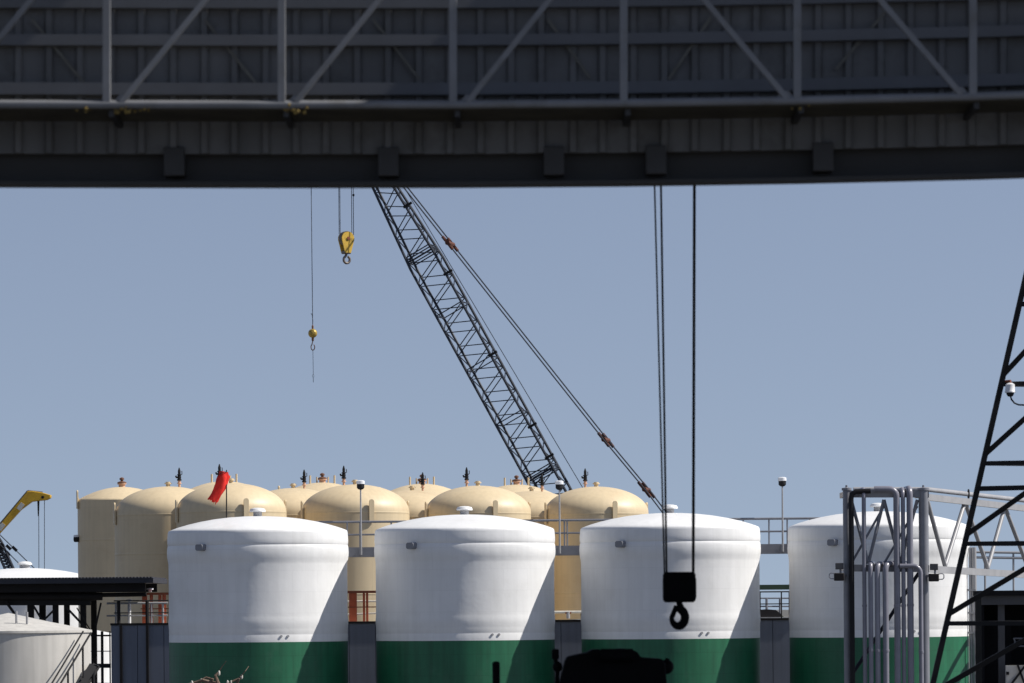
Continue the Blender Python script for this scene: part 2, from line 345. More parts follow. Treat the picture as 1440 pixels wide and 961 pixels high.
YG = 150; k = YG/F; p = P(12, 888, YG); zr = p.z; Rg = 115*k
t = thing('grey_storage_tank', 'low weathered grey tank with a conical roof in the bottom left corner', 'tank', (p.x, YG, 0))
MB().lathe([(0, zr+26*k),(Rg*0.5, zr+13*k),(Rg+0.05, zr+0.02),(Rg+0.05, zr-0.06),(Rg-0.02, zr-0.06)], 96).build('roof', 'greytank', t, world=False)
MB().lathe([(Rg, zr-0.06),(Rg, zr-1.6),(Rg, zr-3),(Rg, 0)], 96).build('shell', 'greytank', t, world=False)
for (x, y) in ((23, 873), (38, 874)):
    q = P(x, y, YG-1.6); MB().tube([q - Vector((0,0,0.3)), q + Vector((0,0,0.33))], 0.04, 8).build('roof_post', 'palesteel', t)
# stair rails climbing the right side of the grey tank
base = P(118, 960, YG-0.6)
t = thing('stair', 'dark steel stair with thin handrails climbing the right side of the grey tank', 'stair', (base.x, base.y, 0))
a0, a1 = P(128, 890, YG-1.2), P(50, 1020, YG-3.6)
rail = MB().tube([a0, a1], 0.035, 8); rail.build('handrail', 'black', t)
b0, b1 = P(117, 888, YG-1.5), P(40, 1016, YG-3.9)
MB().tube([b0, b1], 0.03, 8).build('handrail', 'black', t)
for f in (0.15, 0.42, 0.7):
    c = a0.lerp(a1, f); MB().tube([c, c - Vector((0,0,1.1))], 0.035, 8).build('rail_post', 'black', t)
st = MB(); s0, s1 = P(131, 936, YG-1.1), P(50, 1070, YG-3.4)
st.bar(s0, s1, 0.28, 0.06); st.bar(s0 + Vector((0.05,0.75,0)), s1 + Vector((0.05,0.75,0)), 0.28, 0.06); st.build('stringer', 'black', t)
for f in [i/9 for i in range(10)]:
    c = s0.lerp(s1, f); MB().box(c + Vector((-0.14,0.04,-0.03)), c + Vector((0.14,0.72,0.02))).build('tread', 'black', t)
s0.z = 0; MB().tube([P(131,940,YG-0.9), Vector((P(131,940,YG-0.9).x, YG-0.9, 0))], 0.06, 8).build('rail_post', 'black', t)

# pale utility building and steel frame between grey tank and wall
a = P(96, 893, 214); t = thing('white_storage_tank', 'small white tank between the grey tank and the slate wall', 'tank', (a.x, 214, 0)); rt = 70*214/F
MB().lathe([(0,a.z+0.35),(rt*0.5,a.z+0.26),(rt,a.z)], 64).build('roof', 'white', t, world=False); MB().lathe([(rt,a.z),(rt,a.z-1),(rt,0)], 64).build('shell', 'white', t, world=False)
q = P(143, 890, 198); t = thing('steel_frame', 'dark upright steel frame with cross rails beside the slate wall', 'frame', (q.x, 198, 0))
for x, w in ((143.5, 0.12),(154.5, 0.06),(125, 0.1)):
    c = P(x, 888, 198); MB().box((c.x-w/2,198-w/2,0),(c.x+w/2,198+w/2,c.z)).build('post', 'black', t)
for y, h in ((916, 0.04),(936.5, 0.2),(894,0.08),(962,0.1)):
    c0, c1 = P(124, y, 198), P(156, y, 198); MB().bar(c0, c1, h, 0.08).build('rail', 'black', t)

# ------------------------------------------------------------------ dark canopy, left
YC = 196
q = P(60, 830, YC); t = thing('canopy', 'dark flat roofed steel canopy with braced columns at the left', 'canopy', (q.x, YC+3, 0))
z1 = P(60, 812.5, YC).z; z2 = P(60, 821, YC).z; z3 = P(60, 833, YC).z
x0 = P(-70, 820, YC).x; x1 = P(215.5, 820, YC).x
rf = MB(); rf.box((x0, YC, z2), (x1, YC+8, z1 - 0.05))
n = 60
for i in range(n):
    xa = x0 + (x1-x0)*i/n; rf.box((xa, YC-0.03, z1-0.048), (xa + (x1-x0)/n*0.55, YC+8, z1))
rf.build('roof', 'canopy', t, smooth=False)
x1b = P(203, 820, YC).x
MB().box((x0, YC+0.5, z3), (x1b, YC+0.75, z2-0.003)).build('fascia_beam', 'canopydark', t, smooth=False)
MB().box((x0, YC+6.9, z3), (x1b, YC+7.1, z2-0.003)).build('fascia_beam', 'canopydark', t, smooth=False)
MB().tube([P(-70, 839, YC+1.2), P(144, 839, YC+1.2)], 0.18, 12).build('pipe_beam', 'canopydark', t)
MB().tube([P(140, 837, YC+1.2), P(206, 836, YC+1.2)], 0.10, 12).build('pipe_beam', 'canopydark', t)
MB().bar(P(-70, 847, YC+1.3), P(128, 847, YC+1.3), 0.3, 0.15).build('lower_beam', 'canopydark', t)
for x, w in ((43, 9),(78, 8),(117, 8)):
    c = P(x, 833, YC+1.6); hw = w/2*YC/F
    MB().box((c.x-hw, c.y-hw, 0), (c.x+hw, c.y+hw, z3+0.1)).build('column', 'canopydark', t, smooth=False)
    MB().box((c.x-hw, c.y+5-hw, 0), (c.x+hw, c.y+5+hw, z3+0.1)).build('column', 'canopydark', t, smooth=False)
for (xa,ya,xb,yb,w) in ((92,853,126,889,.1),(47,852,60,874,.09),(60,874,76,858,.09),(8,846,24,868,.12),(142,848,135,880,.08),(108,855,128,888,.05)):
    MB().bar(P(xa,ya,YC+1.1), P(xb,yb,YC+1.1), w, 0.1).build('brace', 'canopydark', t, smooth=False)

# ------------------------------------------------------------------ slate wall and railings behind the white tanks
YL = 197.0
wz = P(500, 876.5, YL).z - 0.02
xa, xb = P(156, 900, YL).x, P(1124, 900, YL).x
t = thing('containment_wall', 'slate grey panelled wall standing behind the row of white tanks', 'wall', ((xa+xb)/2, YL, 0))
w = MB(); npan = 26
for i in range(npan):
    a = xa + (xb-xa)*i/npan; b = xa + (xb-xa)*(i+1)/npan
    w.box((a+0.012, YL, 0), (b-0.012, YL+0.3, wz))
w.build('panel', 'wallgrey', t, smooth=False)
MB().box((xa, YL+0.303, 0), (xb, YL+0.352, wz)).build('backing', 'wallgrey', t, smooth=False)
MB().box((xa-0.02, YL-0.05, wz+0.003), (xb+0.02, YL+0.35, wz+0.10)).build('coping', 'canopydark', t, smooth=False)
MB().box((xa, YL+0.36, wz-0.25), (xb, YL+3.0, wz+0.06)).build('deck', 'deck', t, smooth=False)
for i in range(6):
    x = xa + (xb-xa)*(i+0.5)/6; MB().box((x-.15, YL+2.4, 0), (x+.15, YL+2.7, wz-0.253)).build('column', 'wallgrey', t, smooth=False)
for x in (170, 207):
    c = P(x, 890, YL-0.08); MB().box((c.x-0.06, YL-0.12, 0), (c.x+0.06, YL-0.003, wz-0.01)).build('batten', 'canopydark', t, smooth=False)

def railing(name, label, cat, px0, px1, ytop, ymids, posts, m, r=0.035, Y=YL+0.15, pr=None, group=None):
    c = P((px0+px1)/2, 880, Y); t = thing(name, label, cat, (c.x, Y, wz+0.1), group)
    zb = wz + 0.09
    pt = P(px0, ytop, Y), P(px1, ytop, Y); z = (pt[0].z+pt[1].z)/2
    MB().tube([(pt[0].x,Y,z),(pt[1].x,Y,z)], r, 8).build('top_rail', m, t)
    for ym in ymids:
        zz = P((px0+px1)/2, ym, Y).z; MB().tube([(pt[0].x,Y,zz),(pt[1].x,Y,zz)], r*0.8, 8).build('mid_rail', m, t)
    for x in posts:
        x = P(x, 860, Y).x; MB().tube([(x,Y,zb),(x,Y,z)], pr or r, 8).build('rail_post', m, t)
    return t
railing('railing', 'dark steel handrail on the slate wall in the gap left of the pipe rack', 'railing', 1060, 1112, 832.5, (849.5,), (1063, 1069, 1099, 1110), 'canopydark', 0.03)
railing('railing', 'pale white pipe handrail on the slate wall under the dark canopy', 'railing', 150, 236, 848.5, (866,), (163, 181, 213, 229), 'palesteel', 0.05, YL+0.6)
railing('railing', 'dark handrail with thick posts over the slate wall, left of windsock tank', 'railing', 160, 237, 845, (862,), (167, 207), 'canopydark', 0.03, YL-0.0, pr=0.08)
def orange_frame(label, px0, px1, ytop, posts):
    Y = YL+1.4; c = P((px0+px1)/2, 880, Y); t = thing('orange_rack', label, 'rack', (c.x, Y, wz+0.06), 'orange racks on the slate wall')
    zt = P((px0+px1)/2, ytop, Y).z; x0 = P(px0,860,Y).x; x1 = P(px1,860,Y).x
    MB().box((x0,Y-0.10,zt-0.11),(x1,Y+0.9,zt)).build('top_beam', 'rust', t, smooth=False)
    for x, ww in posts:
        x = P(x,860,Y).x
        MB().box((x-ww/2,Y-0.06,wz+0.063),(x+ww/2,Y+0.06,zt-0.113)).build('post', 'orange', t, smooth=False)
        MB().box((x-ww/2,Y+0.74,wz+0.063),(x+ww/2,Y+0.86,zt-0.113)).build('post', 'orange', t, smooth=False)
    z = (wz + zt)/2; MB().bar((x0,Y-0.085,z),(x1,Y-0.085,z), 0.05, 0.04).build('rail', 'rust', t)
    return t
orange_frame('orange steel rack on the slate wall left of the windsock tank', 198, 245, 833.5, ((202.5,0.16),(212,.08),(224,0.08),(230,0.10)))
orange_frame('rusty orange rack in the gap between the two leftmost white tanks', 480, 536, 831, ((493,0.13),(498,0.2),(511.5,0.08),(516,.08)))
q = P(211, 831, YL+1.6); t = thing('mushroom_vent', 'small white mushroom cap standing on the left orange rack', 'vent cap', q)
MB().lathe([(0.08,-0.05),(0.08,0.04),(0.16,0.05),(0.15,0.12),(0,0.14)], 14, q).build('cap', 'lampwhite', t)
q = P(182, 846, YL+1.0); t = thing('mushroom_vent', 'small white mushroom cap beside the pale handrail under the canopy', 'vent cap', (q.x,q.y,wz+.06))
MB().lathe([(0.07,wz+0.06-q.z),(0.07,0.0),(0.15,0.01),(0.14,0.08),(0,0.1)], 14, q).build('cap', 'lampwhite', t)
# pale pipes behind the gaps
for lab, x0p, x1p, ys, rr in (('pair of pale pipes running behind the left orange rack gap', 470, 545, (846, 864), 0.045),
                              ('cream pipe pair with a valve in the gap left of hanging hook', 766, 826, (861, 874), 0.065)):
    Y = YL+2.6; c = P((x0p+x1p)/2, 870, Y); t = thing('pipe_run', lab, 'pipes', (c.x, Y, wz+.06))
    for j, y in enumerate(ys):
        z = P((x0p+x1p)/2, y, Y).z; MB().tube([(P(x0p,y,Y).x,Y,z-0.03*j),(P(x1p,y,Y).x,Y,z+0.06*j)], rr, 10).build('pipe', 'bud', t)
    for x in (x0p+8, x1p-8):
        xx = P(x,860,Y).x; zt = P(x,ys[0],Y).z; MB().tube([(xx,Y+0.05,wz+0.063),(xx,Y+0.05,zt)], 0.05, 8).build('support', 'canopydark', t)
    if x0p == 766:
        zc = P(800, 867, Y).z; xx = P(799,867,Y).x
        MB().tube([(xx,Y-0.1,zc+0.22),(xx,Y-0.1,zc-0.1)], 0.09, 10).build('valve', 'palesteel', t)
        MB().tube([(xx-0.14,Y-0.12,zc+0.16),(xx+0.14,Y-0.12,zc+0.16)], 0.04, 10).build('valve_handle', 'rust', t)
# green beam and far things seen in the right gap
q = P(1088, 826, 240); t = thing('pipe_bridge', 'green beam pipe bridge in the gap between the two right white tanks', 'pipe bridge', (q.x,240,0))
z = q.z; xl, xr = P(1020,826,240).x, P(1230,826,240).x
MB().bar((xl,240,z),(xr,240,z), 0.28, 0.4).build('beam', 'darkgreen', t)
for x in (xl+0.3, xr-0.3): MB().box((x-.15,239.85,0),(x+.15,240.15,z-0.142)).build('column', 'darkgreen', t)
q = P(1088, 841, 300); t = thing('far_railing', 'thin far handrail beyond the green beam in the right gap', 'railing', (q.x,300,0))
for y in (841.5, 853): MB().tube([P(1040,y,300),P(1140,y,300)], 0.06, 6).build('rail', 'grey', t)
for x in (1050, 1078, 1097, 1125): c = P(x,841.5,300); MB().tube([(c.x,300,0),(c.x,300,c.z)], 0.10, 6).build('rail_post', 'grey', t)
q = P(1082, 862, 232); t = thing('pump_skid', 'dark machine with pale deck in the right gap behind the handrail', 'machine', (q.x,232,0))
hl = [P(1066,872,232), P(1066,858,232), P(1078,857,232), P(1090,858,232), P(1098,864,232), P(1100,872,232)]
MB().extrude([(v.x, v.z) for v in reversed(hl)], 231.4, 233).build('body', 'canopydark', t, smooth=False)
a, b = P(1050,868.5,230.5), P(1130,866.5,230.5); MB().box((a.x,230.2,a.z-0.35),(b.x,233.4,a.z)).build('deck', 'deck', t, smooth=False)
for x in (a.x+.4, b.x-.4): MB().box((x-.2,231.5,0),(x+.2,231.9,a.z-.353)).build('leg', 'deck', t, smooth=False)

# ------------------------------------------------------------------ catwalk behind the white tanks with lamps
YK = 191.95
zk = P(800, 767.5, YK).z; zk2 = P(800, 781, YK).z
xl, xr = WT[0].location.x - 0.5, WT[3].location.x + 0.5
t = thing('catwalk', 'grey steel catwalk with pipe handrails linking the white tank tops', 'catwalk', ((xl+xr)/2, YK+0.5, zk2))
MB().box((xl,YK,zk2),(xr,YK+0.12,zk)).build('side_beam', 'grey', t, smooth=False)
MB().box((xl,YK+1.0,zk2),(xr,YK+1.12,zk)).build('side_beam', 'grey', t, smooth=False)
MB().box((xl,YK+0.123,zk-0.08),(xr,YK+0.997,zk-0.03)).build('deck', 'grey', t, smooth=False)
zt = P(800, 731.5, YK).z; zm = P(800, 749.5, YK).z
for yy in (YK+0.06, YK+1.06):
    MB().tube([(xl,yy,zt),(xr,yy,zt)], 0.042, 8).build('handrail', 'grey', t)
    MB().tube([(xl,yy,zm),(xr,yy,zm)], 0.032, 8).build('mid_rail', 'grey', t)
    dx = 1.98 if yy < YK+.5 else 1.85
    x = xl + (0.3 if yy < YK+.5 else 1.1)
    while x < xr:
        MB().tube([(x,yy,zk-0.01),(x,yy,zt)], 0.036, 8).build('rail_post', 'grey', t); x += dx
for wtk in WT:
    x = wtk.location.x; MB().box((x-0.15,YK+0.2,0),(x+0.15,YK+0.9,zk2-0.003)).build('support_column', 'grey', t, smooth=False)

def light_pole(px, ytop, lab):
    Y = YK-0.1; top = P(px, ytop, Y); z0 = zk - 0.35
    t = thing('lamp_post', lab, 'lamp post', (top.x, Y, z0), 'lamp posts on the catwalk')
    MB().tube([(top.x,Y,z0),(top.x,Y,top.z-0.40)], 0.05, 10, 0.035).build('pole', 'palesteel', t)
    h = MB().lathe([(0.05,-0.43),(0.12,-0.40),(0.17,-0.34),(0.17,-0.18)], 18, top); hd = h.build('lamp_head', 'black', t)
    MB().lathe([(0.175,-0.18),(0.19,-0.17),(0.19,-0.04),(0.12,-0.005),(0,0)], 18, top).build('lamp_cap', 'lampwhite', hd)
    MB().box((top.x-0.08,Y-0.02,z0),(top.x+0.08,Y+0.095,z0+0.3)).build('clamp', 'grey', t, smooth=False)
light_pole(507, 675.5, 'lamp post between the first and second white tanks from the left')
light_pole(786.5, 676, 'lamp post before the rightmost beige dome, under the crane boom')
light_pole(1100, 671, 'lamp post against open sky just left of the pipe rack')

# ------------------------------------------------------------------ windsock
pb = P(318.5, 735, 187.0); pt = P(318.5, 661, 187.0)
t = thing('windsock', 'limp red windsock on a thin pole above the first white tank', 'windsock', pb)
MB().tube([pb - Vector((0,0,.1)), pt], 0.032, 8, 0.022).build('pole', 'canopydark', t)
MB().tube([pb + Vector((0,-.05,0.10)), pb + Vector((0.14,-.05,0.14)), pb + Vector((0.19,-.05,0.24))], 0.035, 8).build('bracket', 'palesteel', t)
hoop = P(316, 665, 186.95)
MB().tube(arc(P(313,667,187.0), 0.22, 0, 360, 20, (0.92,0.0,0.38), (0.1,0.95,-0.2)), 0.015, 6).build('hoop', 'canopydark', t)
sk = MB(); cl = [(315,664),(314.5,669),(313,676),(309.5,685),(305,694),(300.5,702),(298.5,705)]
rad = [0.17,0.23,0.245,0.24,0.225,0.20,0.185]; nn = 20; o = 0; rings = []
for i,(x,y) in enumerate(cl):
    c = P(x,y,187.0); d = (P(*cl[min(i+1,6)],187.0) - P(*cl[max(i-1,0)],187.0)).normalized()
    s = Vector((d.z,0,-d.x)); q = Vector((0,1,0)); ring = []
    for j in range(nn):
        a = 2*math.pi*j/nn; f = 1 + 0.16*math.sin(4*a + i*1.3) + 0.08*math.sin(7*a - i*2.0) + random.uniform(-.06,.06)
        ring.append(c + s*(rad[i]*f*math.cos(a)) + q*(rad[i]*f*0.6*math.sin(a)) + d*random.uniform(-.03,.03)*(3 if i==6 else 1))
    rings.append(ring)
vs = [v for r_ in rings for v in r_]
sk.add(vs, [(i*nn+j, i*nn+(j+1)%nn, (i+1)*nn+(j+1)%nn, (i+1)*nn+j) for i in range(6) for j in range(nn)])
sk.build('sock', 'red', t)

# ------------------------------------------------------------------ main lattice crane
YCR = 350.0
Bp = P(776, 690, YCR); Tp = P(541, 263, YCR + 3.1)
u = (Tp - Bp).normalized(); wv = u.cross(Vector((0,0,1))).normalized()
if wv.y < 0: wv = -wv
nv = wv.cross(u).normalized()
if nv.x < 0: nv = -nv
Lv = (Tp - Bp).length; sfoot = -(Bp.z - 3.0)/u.z; stip = Lv + 4.9; staper = Lv*(690-372)/(690-263)
NW, WW = 2.42, 2.6
def sec(s):
    f = 1.0
    if s > staper: f = max(0.30, 1 - (s - staper)/(Lv - staper)*0.36)
    if s < sfoot + 6: f = max(0.25, (s - sfoot)/6.0)
    return NW*f/2, WW*f/2
def bp(s, i, j):
    a, b = sec(s); return Bp + u*s + nv*(i*a) + wv*(j*b)
foot = Bp + u*sfoot
crane = thing('crawler_crane', 'dark lattice boom crane leaning left high above the beige tanks', 'crane', (foot.x + 2, foot.y, 0))
ss = [sfoot, sfoot+6] + [sfoot+6+ (staper-sfoot-6)*i/8 for i in range(1,9)] + [staper+(stip-staper)*i/3 for i in range(1,4)]
for i in (-1,1):
    for j in (-1,1):
        MB().tube([bp(s,i,j) for s in ss], 0.112, 8).build('boom_chord', 'boom', crane)
pitch = 2.2
def lacing(face, ph):
    mb = MB(); s = sfoot + 1.0 + ph; k = 0
    while s < stip - 1.2:
        sg = -1 if k % 2 else 1
        if face[0] == 'w':
            mb.tube([bp(s,sg,face[1]), bp(s+pitch/2,-sg,face[1])], 0.046, 6)
        else:
            mb.tube([bp(s,face[1],sg), bp(s+pitch/2,face[1],-sg)], 0.045, 6)
        s += pitch/2; k += 1
    mb.build('boom_lacing', 'boom', crane)
lacing(('w',-1), 0.0); lacing(('w',1), 1.1); lacing(('n',-1), 0.2); lacing(('n',1), 0.7)
def s_at(y): return Lv*(690-y)/(690-263)
for y, dbl in ((359,1),(437,0),(513,0),(589,0),(666,1)):
    mb = MB(); s = s_at(y)
    for ds in ((-0.22,0.22,0.0) if dbl else (0.0,)):
        for j in (-1,1): mb.tube([bp(s+ds,-1,j), bp(s+ds,1,j)], 0.055 if dbl else 0.05, 6)
        for i in (-1,1): mb.tube([bp(s+ds,i,-1), bp(s+ds,i,1)], 0.06, 6)
    mb.build('boom_joint', 'boom', crane)
for y in (300, 398, 512, 612, 655):
    c = bp(s_at(y), 1, -1); MB().bar(c - nv*0.2, c + nv*0.6, 0.2, 0.25).build('rope_guide', 'black', crane)
# boom head
hc = Bp + u*stip; MB().lathe([(0.0,-0.45),(0.7,-0.42),(0.75,0),(0.7,0.42),(0,0.45)], 20, (0,0,0)).v
sh = MB(); sh.tube([hc - wv*0.45, hc + wv*0.45], 0.75, 24); sh.build('head_sheave', 'boom', crane)
jt = P(436, 150, YCR+5); MB().tube([hc, jt], 0.16, 8).build('jib', 'boom', crane)
MB().tube([hc + Vector((0,0,1.4)), jt], 0.05, 6).build('jib_stay', 'boom', crane)
# pendants
G = P(958, 752, YCR+0.5)
pa = [P(569,262,YCR+3), P(633,343,YCR+2.5), P(852,619,YCR+1), P(911,690,YCR+0.6), G]
tipq = hc + Vector((0.3,0,0.5))
for d in (-1, 1):
    off = wv*(0.95*d)
    MB().tube([tipq + off] + [q + off for q in pa], 0.062, 6).build('pendant_line', 'boom', crane)
for (x, y, L_) in ((633,343,0.75),(852,619,0.8),(909,689,0.9)):
    c = P(x,y,YCR+1.4); d = (pa[3]-pa[0]).normalized()
    mb = MB()
    for sgn in (-1,1):
        mb.bar(c + wv*0.9*sgn - d*L_*0.55, c + wv*0.9*sgn + d*L_*0.55, 0.24, 0.2)
        mb.tube([c + wv*0.9*sgn - d*L_*0.9, c + wv*0.9*sgn - d*L_*0.4], 0.13, 8); mb.tube([c + wv*0.9*sgn + d*L_*0.4, c + wv*0.9*sgn + d*L_*0.9], 0.13, 8)
    mb.tube([c - wv*1.0, c + wv*1.0], 0.2, 8)
    mb.build('pendant_link', 'darkrust', crane)
MB().tube([hc + Vector((0.3,0,0.2)), P(568,263,YCR+3), P(697,480,YCR+1.5), P(817,682,YCR), P(900,820,YCR)], 0.034, 6).build('hoist_rope', 'boom', crane)
# machine house and tracks (behind the tanks)
mast = MB(); 
for sgn in (-1,1): mast.tube([G + wv*0.95*sgn, Vector((foot.x+2.2, foot.y+1.0*sgn, 3.0))], 0.16, 8)
mast.tube([G - wv*1.1, G + wv*1.1], 0.18, 8); mast.build('gantry', 'boom', crane)
MB().tube([G, Vector((foot.x+7.5, foot.y, 4.0))], 0.12, 8).build('back_stay', 'boom', crane)
MB().box((foot.x-0.6,foot.y-1.7,1.7),(foot.x+8.2,foot.y+1.7,4.3)).build('machine_house', 'craneyellow', crane, bevel=0.1)
MB().box((foot.x-1.2,foot.y-3.1,1.8),(foot.x+1.0,foot.y-1.72,4.4)).build('cab', 'craneyellow', crane, bevel=0.1)
for sgn in (-1,1):
    ol = [(foot.x-2.6+0.55*math.cos(R(a)), 0.56+0.55*math.sin(R(a))) for a in range(90,271,20)] + [(foot.x+6.6+0.55*math.cos(R(a)), 0.56+0.55*math.sin(R(a))) for a in range(-90,91,20)]
    MB().extrude(ol, foot.y+2.3*sgn-0.5, foot.y+2.3*sgn+0.5).build('crawler_track', 'black', crane, smooth=False)
MB().box((foot.x-1,foot.y-1.78,0.6),(foot.x+4.8,foot.y+1.78,1.697)).build('carbody', 'black', crane)

# yellow hook block
YH = YCR + 3.5; k = YH/F
c = P(486.8, 336, YH); t = thing('hook_block', 'yellow teardrop hook block hanging left of the crane boom', 'hook block', c)
t.rotation_euler.z = R(32)
def tear(dy0, dy1, w=0.86):
    pts = [(11.6*math.cos(R(a))*w, 11.6*math.sin(R(a))*w) for a in range(-25, 206, 15)] + [(-5.6*w,-20),(5.4*w,-20)]
    return [(c.x + x*k, c.z + z*k) for x, z in pts]
MB().extrude(tear(0,0), YH-0.34, YH-0.22).build('cheek_plate', 'yellow', t, smooth=False)
MB().extrude(tear(0,0), YH+0.22, YH+0.34).build('cheek_plate', 'yellow', t, smooth=False)
MB().tube([(c.x,YH-0.2,c.z),(c.x,YH+0.2,c.z)], 10.4*k, 28).build('sheave', 'steelhook', t)
MB().tube([(c.x,YH-0.42,c.z+0.02),(c.x,YH-0.345,c.z+0.02)], 2.3*k, 14).build('axle_pin', 'rust', t)
MB().box((c.x-5.2*k,YH-0.3,c.z-21.5*k),(c.x+5.0*k,YH+0.3,c.z-17*k)).build('trunnion', 'steelhook', t, bevel=0.05)
hk = MB(); cc = Vector((c.x+0.6*k,YH,c.z-29.5*k))
pts = [Vector((c.x+0.4*k,YH,c.z-20*k)), Vector((c.x-0.4*k,YH,c.z-23.5*k))] + arc(cc, 4.9*k, 125, 425, 18)
hk.tube(pts, 1.75*k, 10); hk.build('hook', 'steelhook', t)
for x in (477.2, 478.6, 494.6, 497.0):
    a = P(486.8 + (x-486.8)/math.cos(R(32)), 330, YH); MB().tube([a, Vector((a.x, YH, hc.z-0.2))], 0.030, 6).build('hoist_rope', 'rope', t)
q = P(486.8 + 10.0/math.cos(R(32)), 274, YH); MB().lathe([(0,-.1),(.09,-.08),(.09,.08),(0,.1)], 10, q).build('rope_clamp', 'black', t)

# headache ball
c = P(439.8, 469, YH); t = thing('headache_ball', 'small brassy ball weight and hook on a single rope at far left', 'ball hook', c)
MB().lathe([(6.4*k*math.sin(R(a)), 6.4*k*math.cos(R(a))) for a in range(0,181,12)], 24, c).build('ball', 'brass', t)
MB().lathe([(1.3*k,6*k),(1.5*k,10*k),(0.6*k,12*k)], 10, c).build('socket', 'brown', t)
MB().tube([c + Vector((0,0,10*k)), c + Vector((0.2*k,0,18*k)), c + Vector((-0.6*k,0,26*k)), c + Vector((-2.2*k,0,28*k))], 0.035, 6).build('rope_tail', 'rope', t)
a = c + Vector((0,0,10*k)); MB().tube([a, Vector((P(437.6,263,YH).x, YH, P(437.6,263,YH).z)), jt], 0.034, 6).build('hoist_rope', 'rope', t)
MB().lathe([(1.7*k,-5.5*k),(1.7*k,-10*k),(1.0*k,-11*k)], 10, c).build('swivel', 'brown', t)
cc = c + Vector((0,0,-18*k)); MB().tube([c + Vector((0,0,-11*k)), c + Vector((-0.6*k,0,-13*k))] + arc(cc + Vector((0,0,-1.5*k)), 2.6*k, 120, 420, 14, ay=(0,0,1.6)), 0.7*k, 8).build('hook', 'brown', t)
MB().tube([cc + Vector((0,0,-5*k)), cc + Vector((0.3*k,0,-40*k))], 0.022, 6).build('sling', 'rope', t)
MB().tube(arc(cc + Vector((0.1*k,0,-42*k)), 1.1*k, 0, 360, 12, ay=(0,0,1.8)), 0.3*k, 6).build('sling_eye', 'rope', t)
MB().tube([cc + Vector((0.2*k,0,-44*k)), cc + Vector((0.3*k,0,-51*k))], 0.025, 6).build('sling_tag', 'rope', t)

# ------------------------------------------------------------------ yellow jib crane, far left
YJ = 400.0; k = YJ/F
ft = P(-160, 930, YJ)
t = thing('jib_crane', 'yellow box boom crane with a bent nose at the far left', 'crane', (ft.x-1.5, YJ, 0))
ol = [P(*q, YJ) for q in ((-166,920),(-150,938),(-1,752),(0,750),(30,717),(45,706),(51,705),(66,703.5),(71.5,700.5),(72,696.5),(62,693.5),(46,690.8),(39,691.5),(37,694),(0,739))]
mb = MB(); mb.extrude([(v.x, v.z) for v in ol], YJ-0.55, YJ+0.55); mb.build('boom', 'craneyellow', t, smooth=False, bevel=0.06)
MB().tube([P(0,737,YJ-0.3), P(39,690.5,YJ-0.3)], 0.09, 6).build('boom_pipe', 'steelhook', t)
MB().tube([P(39,690.3,YJ-0.2), P(60,692.5,YJ-0.2)], 0.08, 6).build('boom_pipe', 'steelhook', t)
for (x,y) in ((2,741),(29,712.5)):
    q = P(x,y,YJ-0.56); MB().bar(q + Vector((-.22,0,-.28)), q + Vector((.22,0,.28)), 0.42, 0.04).build('pale_plate', 'bud', t)
q = P(60,699.5,YJ-0.56); MB().tube([q, q + Vector((0,-0.06,0))], 0.14, 12).build('sheave_pin', 'black', t)
MB().tube([P(54,704,YJ), P(54,726,YJ)], 0.11, 8, 0.06).build('hook_line', 'black', t)
MB().tube([P(54.5,724,YJ), P(55,885,YJ)], 0.035, 6).build('hoist_rope', 'rope', t)
MB().tube([P(62.5,702,YJ), P(62.5,885,YJ)], 0.035, 6).build('hoist_rope', 'rope', t)
MB().box((ft.x-5,YJ-1.5,1.0),(ft.x+1.6,YJ+1.5,3.4)).build('carrier', 'craneyellow', t, bevel=0.1)
for x in (-4.2,-2.6,0.6):
    for sy in (-1.3,1.3): MB().tube([(ft.x+x,YJ+sy-0.25,0.6),(ft.x+x,YJ+sy+0.25,0.6)], 0.6, 20).build('wheel', 'black', t)

YT = 385.0
ft = P(70, 900, YT)
t = thing('lattice_crane', 'black lattice boom with taut ropes under the yellow crane nose', 'crane', (ft.x, YT, 0))
ca = [(22,800),(-30,738)]; 
chs = [((26,812),(1,772),(-40,700)), ((12,812),(-6,770),(-45,710)), ((21,804),(2,762),(-36,705))]
end = Vector((ft.x, YT, 2.0))
for ch in chs:
    MB().tube([end] + [P(x,y,YT) for x,y in ch], 0.13, 6).build('boom_chord', 'boom', t)
mb = MB()
for i in range(14):
    f = i/10; a = P(26-25*f, 812-40*f, YT); b = P(12-18*(f+.06), 812-42*(f+.06), YT+0.6); mb.tube([a,b], 0.07, 6)
    b2 = P(12-18*(f-.06), 812-42*(f-.06), YT+0.6); mb.tube([a,b2], 0.07, 6)
mb.tube(arc(P(2,786,YT-0.4), 13*YT/F, 20, 200, 12), 0.09, 6)
mb.build('boom_lacing', 'boom', t)
for (xa,ya,xb,yb) in ((-20,733,52,803),(-24,742,46,812)):
    MB().tube([P(xa,ya,YT-1), P(xb,yb,YT-1), end + Vector((2.2,0,1))], 0.05, 6).build('pendant_line', 'boom', t)
for (x,y) in ((12,770),(20.5,772)):
    q = P(x,y,YT-1); d = Vector((0.72,0,-0.69)); MB().bar(q-d*0.28, q+d*0.28, 0.26, 0.2).build('pendant_link', 'black', t)
q = P(2,768,YT-0.5); MB().tube([q - Vector((0,0.3,0)), q + Vector((0,0.3,0))], 0.28, 14).build('sheave', 'black', t)
MB().box((ft.x-1.2,YT-1.5,0),(ft.x+4,YT+1.5,2.6)).build('machine_house', 'black', t, bevel=0.1)

